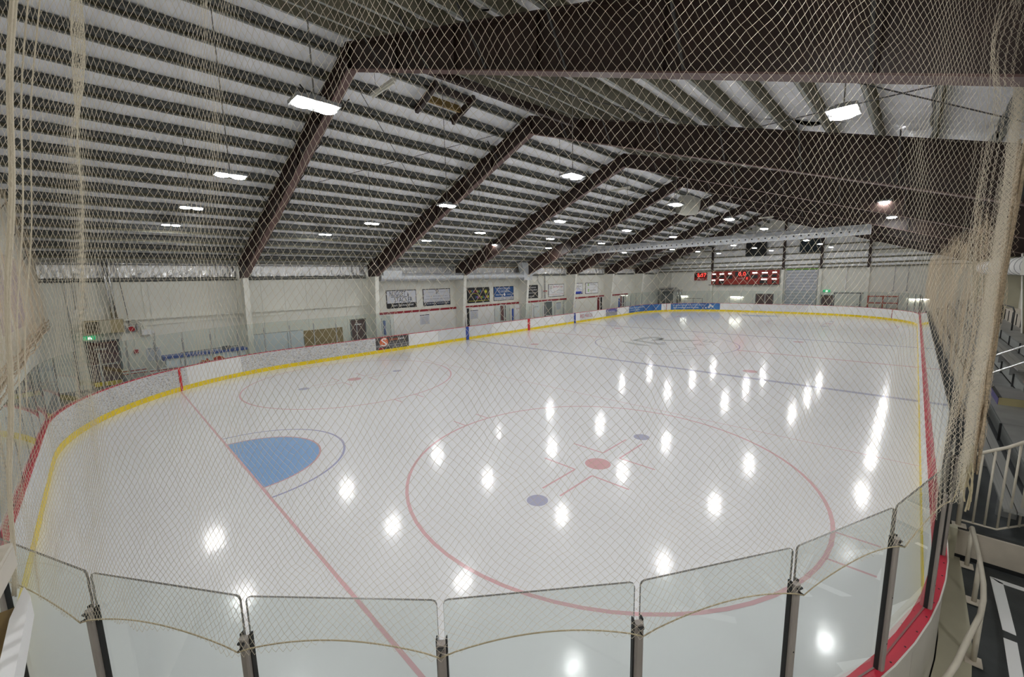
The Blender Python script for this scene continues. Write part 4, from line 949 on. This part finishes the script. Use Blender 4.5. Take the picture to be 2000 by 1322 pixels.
t = empty('fire_bell', (2.3, WL, 2.55), 'round red fire bell in a wire box beside the heater', 'alarm'); MB().tube([(2.32, WL - .02, 2.58), (2.32, WL - .14, 2.58)], [.13, .11], 18).build('bell', 'txt_red', t); MB().box(2.1, 2.55, WL - .03, WL, 2.42, 2.75).build('back_plate', 'steel', t); MB().box(2.5, 2.55, WL - .2, WL, 2.4, 2.8).build('side_plate', 'steel', t)
t = empty('fire_alarm_pull', (2.35, WL, 1.45), 'small red alarm box on wall left of rules sign', 'alarm'); MB().box(2.28, 2.44, WL - .08, WL, 1.38, 1.56).build('pull_box', 'txt_red', t); MB().tube([(2.36, WL - .04, 1.56), (2.36, WL - .04, 2.4)], .012, 6).build('conduit', 'cream', t)
t = empty('electrical_box', (2.9, WL, 2.4), 'white electrical box with bent conduits right of the fire bell', 'box'); MB().box(2.65, 3.0, WL - .2, WL, 2.25, 2.5).build('box_body', 'white', t); MB().tube([(2.3, WL - .08, 2.95), (2.6, WL - .08, 2.93), (2.75, WL - .1, 2.75), (2.78, WL - .1, 2.5)], .02, 6).build('conduit', 'cream', t); MB().tube([(2.3, WL - .08, 2.88), (2.55, WL - .08, 2.86), (2.66, WL - .1, 2.72), (2.68, WL - .1, 2.5)], .02, 6).build('conduit', 'cream', t)
t = empty('rules_sign', (3.0, WL, 1.2), 'white rink rules sign with black print behind left glass', 'sign'); MB().box(2.72, 3.26, WL - .03, WL, .92, 1.58).build('sign_face', 'signwhite', t)
y = WL - .034; text('lettering', 'RINK RULES', t, 'black', (2.76, y, 1.49), .46, .06, '-y')
for k, (cx) in enumerate((2.85, 2.99, 3.13)):
    mb = MB(); ring_pts = [(cx + .04 * math.cos(a), y, 1.41 + .03 * math.sin(a)) for a in np.linspace(0, 2 * pi, 13)]; mb.tube(ring_pts, .005, 4); mb.build('pictogram', 'black', t)
for k, tx in enumerate(('No sticks or pucks', 'Helmets must be worn', 'Skate at your own risk', 'No food on the ice', 'No racing')): text('lettering', tx, t, 'text_grey', (2.78, y, 1.32 - .065 * k), .42, .035, '-y')
# team goal pads / white case with flame emblem
t = empty('goal_pad_case', (5.0, 26.3, 0), 'long white case with blue padded top and flaming letter C emblem', 'case')
MB().box(3.3, 6.6, 25.95, 26.6, .05, 1.10).build('case_body', 'whiteboard', t); MB().box(3.2, 6.7, 25.9, 26.65, 1.10, 1.22).build('blue_pad', 'bluepad', t); MB().box(3.2, 3.3, 25.93, 26.6, 1.02, 1.12).build('corner_block', 'bluepad', t)
for xx in (3.85, 5.15, 6.25): MB().box(xx - .02, xx + .02, 25.93, 25.96, .05, 1.1).build('case_strap', 'steel', t)
yf = 25.945
mb = MB()
for (pts_) in ([(4.55, .42), (4.62, .62), (4.5, .72), (4.68, .74), (4.66, .86), (4.82, .80), (4.9, .92), (5.0, .78), (5.1, .76), (5.1, .5), (4.85, .42)],): mb.prism(pts_, 'y', yf - .004, yf)
mb.build('flame_emblem', 'flame', t)
mb = MB(); N_ = 14; oo = [(5.38 + .27 * math.cos(a), .70 + .25 * math.sin(a)) for a in np.linspace(-.5, pi + .9, N_)]; ii = [(5.38 + .11 * math.cos(a), .68 + .09 * math.sin(a)) for a in np.linspace(pi + .9, -.5, N_)]
for i in range(N_ - 1): mb.quad([(oo[i][0], yf - .003, oo[i][1]), (oo[i + 1][0], yf - .003, oo[i + 1][1]), (ii[N_ - 2 - i][0], yf - .003, ii[N_ - 2 - i][1]), (ii[N_ - 1 - i][0], yf - .003, ii[N_ - 1 - i][1])])
mb.build('letter_c_emblem', 'flame', t)
mb = MB(); [mb.tube([(4.5 + .02 * k, yf - .006, .50 + .09 * k), (4.75, yf - .006, .52 + .09 * k), (5.0, yf - .006, .56 + .08 * k)], .012, 4) for k in range(4)]; mb.tube([(p[0], yf - .006, p[1]) for p in oo], .01, 4); mb.build('emblem_outline', 'flame_y', t)
MB().tube([(3.9, 26.0, 1.32), (6.3, 26.05, 1.36)], .02, 6).box(5.6, 5.95, 25.95, 26.1, 1.24, 1.42).build('stick_on_top', 'text_grey', t)
# slatted benches behind the left corner
for bi_, (x0, x1, y0, lab) in enumerate(((1.75, 2.6, 26.4, 'low bench with red and white slats beside the left door'), (2.65, 4.1, 26.0, 'bench with red and white slats in front of the flame emblem case'))):
    y0 = y0 - (.55 if bi_ else 0)
    t = empty('slatted_bench', ((x0 + x1) / 2, y0, 0), lab, 'bench')
    for k in range(4): MB().box(x0, x1, y0 + k * .12, y0 + k * .12 + .09, .52 + .05 * k, .56 + .05 * k).build('seat_slat', 'bench_red' if k % 2 == 0 else 'whiteboard', t)
    for xx in (x0 + .1, x1 - .1): MB().box(xx - .03, xx + .03, y0, y0 + .45, -.05, .52).build('bench_leg', 'steel', t)
# whiteboards, plywood
for i, (a, b) in enumerate(((7.3, 9.1), (9.13, 10.0))):
    t = empty('whiteboard', ((a + b) / 2, WL, .3), ['wide pale whiteboard leaning on left wall', 'narrow pale whiteboard touching the plywood panel'][i], 'board'); MB().box(a, b, WL - .12, WL - .08, .2, 1.72).build('board_face', 'whiteboard', t); MB().box(a, b, WL - .13, WL - .07, 1.72, 1.75).box(a, b, WL - .13, WL - .07, .17, .2).build('board_trim', 'steel', t)
t = empty('plywood_panel', (11.2, WL, 0), 'brown plywood panel leaning on left wall right of the whiteboards', 'board'); MB().box(10.05, 11.25, WL - .12, WL - .09, .0, 1.68).build('plywood_sheet', 'ply', t); MB().box(11.26, 12.45, WL - .12, WL - .09, .0, 1.68).build('plywood_sheet', 'ply', t)
# notices
for i, (x, lab) in enumerate(((18.9, 'white notice sheet under the monogram sign'), (23.9, 'white notice sheet right of the first dark red door'), (35.6, 'white notice sheet under the red mulch sign'), (38.2, 'white notice sheet right of the column under the blue banded sign'))):
    t = empty('notice', (x, WL - .04, 1.6), lab, 'notice'); MB().box(x - .42, x + .42, WL - .045, WL - .035, 1.25, 2.0).build('sheet', 'signwhite', t)
    MB().box(x - .42, x + .42, WL - .048, WL - .045, 1.95, 2.0).build('header_band', 'navy', t)
    mb = MB(); [mb.box(x - .3, x + .3, WL - .048, WL - .0455, 1.35 + k * .09, 1.37 + k * .09) for k in range(6)]; mb.build('print_lines', 'adgrey', t)
# bench partitions and penalty box glass with uprights
for i, (x, lab) in enumerate(((14.75, 'at the near end of the players bench'), (25.3, 'between bench and penalty box'), (26.0, 'beside the dark red penalty door'), (28.6, 'left of the timekeeper'), (30.4, 'at the timekeeper bench'), (32.2, 'right of the timekeeper'), (33.6, 'at the grey doorway'), (35.0, 'at the far end of penalty box'))):
    t = empty('glass_partition', (x, 25.6, 0), 'upright glass partition ' + lab, 'glass panel')
    mb = MB(); mb.box(x - .006, x + .006, 25.0, 26.2, 1.0, 2.35); mb.build('partition_pane', ['glass'], t)
    for yy in (25.02, 26.2): MB().box(x - .02, x + .02, yy - .025, yy + .025, -.02, 2.1).build('partition_post', 'postgrey', t)
    MB().box(x - .02, x + .02, 25.0, 26.2, -.02, 1.0).build('partition_base', 'white_paint', t)
for i, (x, lab) in enumerate(((15.05, 'tall blue padded post at the near end of players bench'), (27.75, 'tall blue padded post beside penalty box door'), (46.6, 'tall blue padded post at the far bench'))):
    t = empty('padded_post', (x, 26.0, 0), lab, 'post'); MB().tube([(x, 26.4, -.02), (x, 26.4, 1.9)], .09, 14).build('pad', 'bluepad', t, smooth=True); MB().tube([(x, 26.4, 1.9), (x, 26.4, 1.95)], .05, 10).build('cap', 'steel', t)
for (x, lab) in ((29.4, 'white cabinet door lettered HOME in penalty area'), (31.9, 'white cabinet door lettered VISITOR in penalty area')):
    t = empty('penalty_box_panel', (x, WL - .05, 0), lab, 'panel'); MB().box(x - .55, x + .55, WL - .08, WL - .03, -.02, 2.15).build('panel_face', 'white', t); text('lettering', 'HOME' if x < 30 else 'VISITOR', t, 'txt_red' if x < 30 else 'text_grey', (x - .35, WL - .085, 1.72), .7, .13, '-y')
t = empty('players_bench', (19, 26, 0), 'long low players bench behind the boards under the signs', 'bench'); MB().box(15.2, 25.0, 26.2, 26.55, .42, .47).build('seat', 'white_paint', t)
for xx in np.arange(15.6, 25, 2.3): MB().box(xx - .03, xx + .03, 26.25, 26.5, -.05, .42).build('leg', 'steel', t)
t = empty('players_bench', (41, 26, 0), 'long low players bench behind the far half of left boards', 'bench'); MB().box(36, 46.0, 26.2, 26.55, .42, .47).build('seat', 'white_paint', t)
for xx in np.arange(36.4, 46, 2.3): MB().box(xx - .03, xx + .03, 26.25, 26.5, -.05, .42).build('leg', 'steel', t)
# wall standpipes
t = empty('standpipe', (33.2, WL - .1, 3), 'vertical black valve pipe between the black sign and mulch sign', 'pipe'); MB().tube([(33.3, WL - .12, 2.55), (33.3, WL - .12, 4.9)], .05, 8).build('riser_pipe', 'steel', t); MB().tube([(33.0, WL - .2, 3.3), (33.5, WL - .2, 3.3)], .05, 8).build('valve', 'txt_red', t); MB().tube([(32.9, WL - .06, 2.6), (32.9, WL - .06, 3.7), (32.3, WL - .06, 4.3), (32.3, WL - .06, 4.85)], .025, 6).build('conduit', 'steel', t)
t = empty('wall_thermometer', (54, WL - .1, 2), 'tall narrow dark grille on left wall near far corner', 'vent'); MB().box(53.4, 54.2, WL - .1, WL, 1.5, 3.6).build('frame', 'steel', t); MB().box(53.5, 54.1, WL - .11, WL - .1, 1.6, 3.5).build('grille', 'louver', t)
# silver pipes in far left corner
for (pts_, lab) in (([(WF - .9, 26.9, -.02), (WF - .9, 26.9, 2.75), (WF - .9, 24.9, 2.8), (WF - .2, 24.7, 2.8)], 'silver insulated pipe bending over the far left corner doorway'), ([(WF - .6, 26.6, -.02), (WF - .6, 26.6, 2.4), (WF - .6, 25.2, 2.45), (WF - .1, 25.1, 2.45)], 'lower silver pipe bending round the far left doorway'), ([(WF - .4, 24.35, -.02), (WF - .4, 24.35, 2.4), (WF - .05, 24.35, 2.5)], 'left upright silver pipe beside the low tube light'), ([(WF - .4, 23.95, -.02), (WF - .4, 23.95, 2.4), (WF - .05, 23.95, 2.5)], 'right upright silver pipe beside the low tube light')):
    t = empty('insulated_pipe', pts_[0], lab, 'pipe'); q = []
    for i in range(len(pts_) - 1):
        a, b = Vector(pts_[i]), Vector(pts_[i + 1]); q += [a.lerp(b, .06 if i else 0), a.lerp(b, .94 if i < len(pts_) - 2 else 1)]
    MB().tube(q, .13, 14).build('pipe_run', 'hose', t, smooth=True); MB().tube([q[1], q[1] + Vector((0, 0, .05))], .145, 14).build('collar', 'steel', t)
t = empty('corner_ladder', (WF, 26.2, 3), 'cream caged ladder frame on far wall near left corner', 'ladder')
for yy in (25.4, 25.95): MB().box(WF - .12, WF - .06, yy - .03, yy + .03, 2.6, 5.2).build('stile', 'cream', t)
for k in range(8): MB().box(WF - .11, WF - .07, 25.4, 25.95, 2.75 + k * .3, 2.79 + k * .3).build('rung', 'cream', t)
t = empty('far_wall_pipe', (WF, 5.9, 3.9), 'white vertical drain pipe on far wall above sliding door', 'pipe'); MB().tube([(WF - .12, 5.9, 2.35), (WF - .12, 5.9, 5.6)], .06, 8).build('pipe_run', 'white_paint', t); MB().tube([(WF - .12, 5.9, 2.3), (WF - .12, 5.9, 2.45)], .1, 8).build('pipe_foot', 'white_paint', t)
for (yy, z0, z1, lab) in ((2.0, 2.6, 5.3, 'grey conduit on far wall above the red rack'), (1.0, 2.6, 5.3, 'second grey conduit on far wall right of the rack')):
    t = empty('wall_conduit', (WF, yy, z0), lab, 'pipe'); MB().tube([(WF - .05, yy, z0), (WF - .05, yy, z1)], .03, 6).build('conduit', 'steel', t); MB().box(WF - .08, WF - .01, yy - .07, yy + .07, z0 - .15, z0).build('junction_box', 'steel', t)
t = empty('hand_rail', (58.6, 22, 0), 'low grey steel rail behind the far boards', 'rail'); MB().tube([(58.2, 20.6, .0), (58.2, 20.6, 1.45), (58.2, 23.0, 1.45), (58.2, 23.0, 0)], .03, 8).tube([(58.2, 21.8, 0), (58.2, 21.8, 1.45)], .025, 6).build('rail_loop', 'darksteel', t)
t = empty('ceiling_panel', (0, 0, 0), None) if 0 else None
# near end wall banners
for i, (y0, y1, lab) in enumerate(((17.5, 19.3, 'faded purple banner on near end wall, closest to left edge'), (20.0, 22.6, 'faded purple banner on near end wall, nearer the corner'))):
    t = empty('wall_banner', (WN, (y0 + y1) / 2, 3.4), lab, 'banner'); MB().box(WN, WN + .02, y0, y1, 3.35, 5.6).build('cloth', 'banner', t); MB().tube([(WN + .03, y0, 5.6), (WN + .03, y1, 5.6)], .02, 6).build('rod', 'steel', t)

# ================================================================== SPECTATOR SIDE (right)
st = empty('bleachers', (30, -2, 0), 'grey aluminium stepped seating along the right side of rink', 'bleachers')
struct('trim_4', MB().box(10.46, WF, WR, -.30, -.05, .5), 'rubber')
# painted riser wall facing the lower floor
struct('trim_5', MB().box(10.41, 10.46, WR, -.30, .06, .46), 'concrete')
struct('trim_6_shade', MB().box(10.40, 10.47, WR, -.30, -.05, .06), 'black')  # black strip painted in for the shadow along the riser's foot
YB = [(-1.3, -1.98, .93), (-1.98, -2.62, 1.33), (-2.62, -3.3, 1.72)]
x_ = 10.9
seg_x = [11.0 + 2.44 * i for i in range(20)]
for (y1, y0, z) in YB:
    for a in seg_x:
        b = min(a + 2.42, 58.5); MB().box(a, b, y0, y1, z - .05, z).build('deck_board', 'deck', st)
        MB().box(a + .01, b - .01, y1 - .02, y1, z - .36, z - .06).build('riser_panel', 'riser', st)
    for a in seg_x: MB().box(a - .02, a + .02, y1 - .0, y1 + .04, z - .42, z).build('bracket', 'darksteel', st)
for (ya, yb, z) in ((-.80, -1.08, .92), (-2.02 + .15, -2.02 - .13, 1.37 + .28)):
    for k in range(2):
        y0 = ya + (yb - ya) * (k / 2); y1 = ya + (yb - ya) * ((k + 1) / 2)
        MB().box(10.58, 58.0, y1 + .006, y0 - .006, z - .045, z).build('seat_plank', 'alu', st) if z < 1 else [MB().box(a_, b_, y1 + .006, y0 - .006, z - .045, z).build('seat_plank', 'alu', st) for (a_, b_) in ((10.9, 17.7), (19.6, 58))]
    for a in seg_x: MB().box(a + .3, a + .36, yb + .03, ya - .03, z - .42, z - .045).build('plank_support', 'steel', st)
# concrete curb at the wall foot
struct('trim_7', MB().box(10.5, WF, WR, -3.3, .5, 2.35), 'concrete')
mb = MB(); [mb.box(11 + 1.22 * i, 11 + 1.22 * i + .03, -3.30, -3.27, 1.75, 2.3) for i in range(38)]; q_ = mb.build('curb_joints', 'black', st)
# aisle steps
for (x0, x1, y0, y1, z, m_, lab) in ((17.9, 19.4, -1.95, -1.42, 1.14, 'steppurple', 'tan aisle step box with purple edge on the seating'), (17.9, 19.4, -2.5, -2.0, 1.52, 'stepred', 'tan aisle step box with red edge on the seating')):
    t = empty('aisle_step', ((x0 + x1) / 2, (y0 + y1) / 2, z - .2), lab, 'step'); MB().box(x0, x1, y0, y1, z - .21, z - .01).build('step_box', 'tan', t); MB().box(x0 + .02, x1 - .02, y1, y1 + .012, z - .21, z - .02).build('coloured_face', m_, t); MB().box(x0, x1, y1 - .05, y1 + .02, z - .02, z).build('nosing', 'black', t); MB().box(x0, x1, y0, y1 - .05, z - .012, z - .004).build('tread', 'deck', t)
t = empty('aisle_handrail', (18.3, -1.1, .9), 'bright sloping double handrail rising up the seating aisle', 'handrail')
MB().tube([(18.3, -.9, 1.95), (18.3, -1.0, 2.0), (18.3, -1.75, 2.5), (18.3, -2.6, 3.0)], .028, 10).build('upper_rail', 'chrome', t, smooth=True); MB().tube([(18.3, -.9, 1.49), (18.3, -1.02, 1.52), (18.3, -1.8, 2.07), (18.3, -2.6, 2.6)], .025, 10).build('lower_rail', 'chrome', t, smooth=True)
MB().tube([(18.3, -1.13, .9), (18.3, -1.13, 2.07)], .03, 10).build('rail_post', 'rail_cream', t, smooth=True); MB().tube([(18.3, -2.5, 1.5), (18.3, -2.5, 2.9)], .03, 10).build('rail_post', 'rail_cream', t, smooth=True); MB().box(18.2, 18.4, -1.22, -1.04, .93, .945).build('base_plate', 'steel', t)
# picket railing at the end of the seating
t = empty('picket_railing', (10.5, -.6, .5), 'cream picket railing at the step beside the curved handrail', 'railing')
MB().tube([(10.5, -.36, 1.66), (10.55, -.76, 1.9), (10.9, -1.15, 2.1)], .024, 10).build('top_rail', 'rail_cream', t, smooth=True); MB().tube([(10.5, -.37, .6), (10.53, -.76, .58), (10.95, -1.12, .62)], .016, 8).build('bottom_rail', 'rail_cream', t, smooth=True)
for (xx, yy, zt) in ((10.51, -.52, 1.73), (10.52, -.64, 1.81), (10.55, -.77, 1.88), (10.68, -.89, 1.95), (10.80, -1.01, 2.02), (10.9, -1.12, 2.08)): MB().tube([(xx, yy, .6), (xx, yy, zt)], .014, 8).build('picket', 'rail_cream', t, smooth=True)
MB().tube([(10.5, -.37, .5), (10.5, -.37, 1.66)], .03, 10).build('end_post', 'rail_cream', t, smooth=True); MB().box(10.42, 10.58, -.46, -.30, .5, .512).build('base_plate', 'concrete', t)
# curved handrail following the near right corner
t = empty('curved_handrail', (8.6, -.45, 0), 'cream curved pipe handrail bolted down outside the near right boards', 'handrail')
def rp(s, off): return path(s, off)
q = [(10.3, -.49, .58), (10.2, -.49, .65), (9.8, -.495, .65), (9.3, -.50, .63), (8.7, -.49, .62), (8.3, -.46, .62), (7.95, -.41, .61), (7.4, -.28, .61), (6.9, -.17, .61), (6.3, .0, .61), (5.6, .22, .61), (4.9, .52, .61), (4.2, .92, .61)]
MB().tube(q, .027, 12).build('rail', 'rail_cream', t, smooth=True)
for (xx, yy) in ((10.2, -.49), (9.24, -.50), (7.95, -.41), (6.5, -.06), (5.1, .42)):
    p = MB().tube([(xx, yy, 0), (xx, yy, .6)], .026, 12).build('rail_post', 'rail_cream', t, smooth=True); MB().box(xx - .085, xx + .085, yy - .07, yy + .07, .013, .024).build('base_plate', 'concrete', p)
# guard board behind rink boards at the step
struct('trim_8', MB().box(10.3, 10.42, -.36, -.16, -.05, .52), 'curb')
# lower rubber floor right of the handrail, painted lines
fl = MB().box(WN - 3, 10.41, WR, -.2, -.048, -.004); struct('floor_corner', fl, 'rubber').name = 'floor_2'
ln = empty('floor_marking', (9, -.8, 0), 'white painted box outline on the dark rubber floor', 'floor marking')
for q in ([(10.13, -.72), (10.04, -.84), (8.83, -.83), (8.85, -.72)], [(8.68, -.71), (8.68, -.82), (7.6, -.78), (7.55, -.67)], [(10.13, -.72), (10.08, -1.6), (10.0, -1.6), (10.02, -.8)], [(7.4, -.66), (7.45, -.77), (6.3, -.6), (6.3, -.49)]):
    MB().prism(q, 'z', -.003, .001).build('painted_line', 'white', ln)
mk = empty('floor_lettering', (6, -1.8, 0), 'white painted letters on the dark rubber floor outside the near corner', 'floor marking')
for ch, xx, yy in (('S', 7.9, -2.6), ('K', 6.6, -2.5), ('A', 5.3, -2.4), ('T', 4.0, -2.2), ('E', 2.8, -1.9)):
    o = text('painted_letter', ch, mk, 'white', (xx, yy, 0), .8, .9, 'z')
# ducts and fittings on the right wall
t = empty('seating_heater_duct', (28, -2.7, 4.6), 'large pale round heating duct above the right side seating', 'duct')
MB().tube([(24.4, -2.55, 4.62), (40.0, -2.55, 4.62)], .36, 20).build('duct_run', 'white_paint', t, smooth=True)
[MB().tube([(xx, -2.55, 4.62), (xx + .05, -2.55, 4.62)], .375, 20).build('duct_band', 'steel', t) for xx in np.arange(24.6, 40, 1.2)]
MB().box(23.6, 24.4, -2.9, -2.2, 4.3, 4.95).build('heater_end', 'fanwhite', t); MB().tube([(23.58, -2.55, 4.75), (23.5, -2.55, 4.75)], .17, 16).build('burner_ring', 'steel', t)
mb = MB(); [mb.tube([(xx, -2.55, 4.98), (xx, -2.55, ztop(-2.55))], .012, 5) for xx in (26, 31, 36)]; mb.build('hanging_chain', 'steel', t)
t = empty('stacked_tables', (27.5, -3.4, 2.35), 'pale folded tables leaning against the right wall', 'tables')
for k, xx in enumerate((26.0, 27.6)): MB().obox((xx, -3.45, 2.4), (xx + .3, -3.6, 3.5), 1.1, .05, up=Vector((0, 1, 0))).build('table_top', 'riser', t)
t = empty('walkway_rail', (30, -3.2, 1.8), 'dark looped rail on the upper walkway by the right wall', 'rail')
MB().tube([(30.5, -2.9, 1.72), (30.5, -2.9, 2.6), (31.0, -2.9, 2.75), (34, -2.9, 2.7), (34, -2.9, 1.72)], .03, 8).build('rail_loop', 'darksteel', t, smooth=True)

# ================================================================== NEAR PLATFORM (left edge of picture)
t = empty('platform_railing', (.85, 3.0, 3.3), 'cream picket railing and white edge channel of the viewing platform at bottom left', 'railing')
for k in range(9): MB().tube([(.80 - .014 * k, 3.42 - .1 * k, 3.32), (.80 - .014 * k, 3.42 - .1 * k, 4.3)], .019, 10).build('picket', 'rail_cream', t, smooth=True)
MB().prism([(.72, 3.5), (.85, 3.5), (.80, 2.9), (.70, 2.6)], 'z', 3.30, 3.32).build('base_plate', 'rail_cream', t)
MB().prism([(.70, 3.5), (.852, 3.5), (.802, 2.9), (.68, 2.6)], 'z', 3.2, 3.30).build('edge_beam', 'rail_cream', t)
MB().box(.66, .90, 1.8, 3.2, 3.12, 3.14).build('plywood_deck', 'ply', t)
MB().prism([(.893, 3.24), (.918, 3.14), (.925, 1.8), (.885, 1.8), (.872, 3.0)], 'z', 3.1, 3.2).build('edge_channel', 'white', t)
MB().tube([(.80, 3.42, 4.3), (.77, 2.4, 4.3)], .025, 10).build('top_rail', 'rail_cream', t, smooth=True)
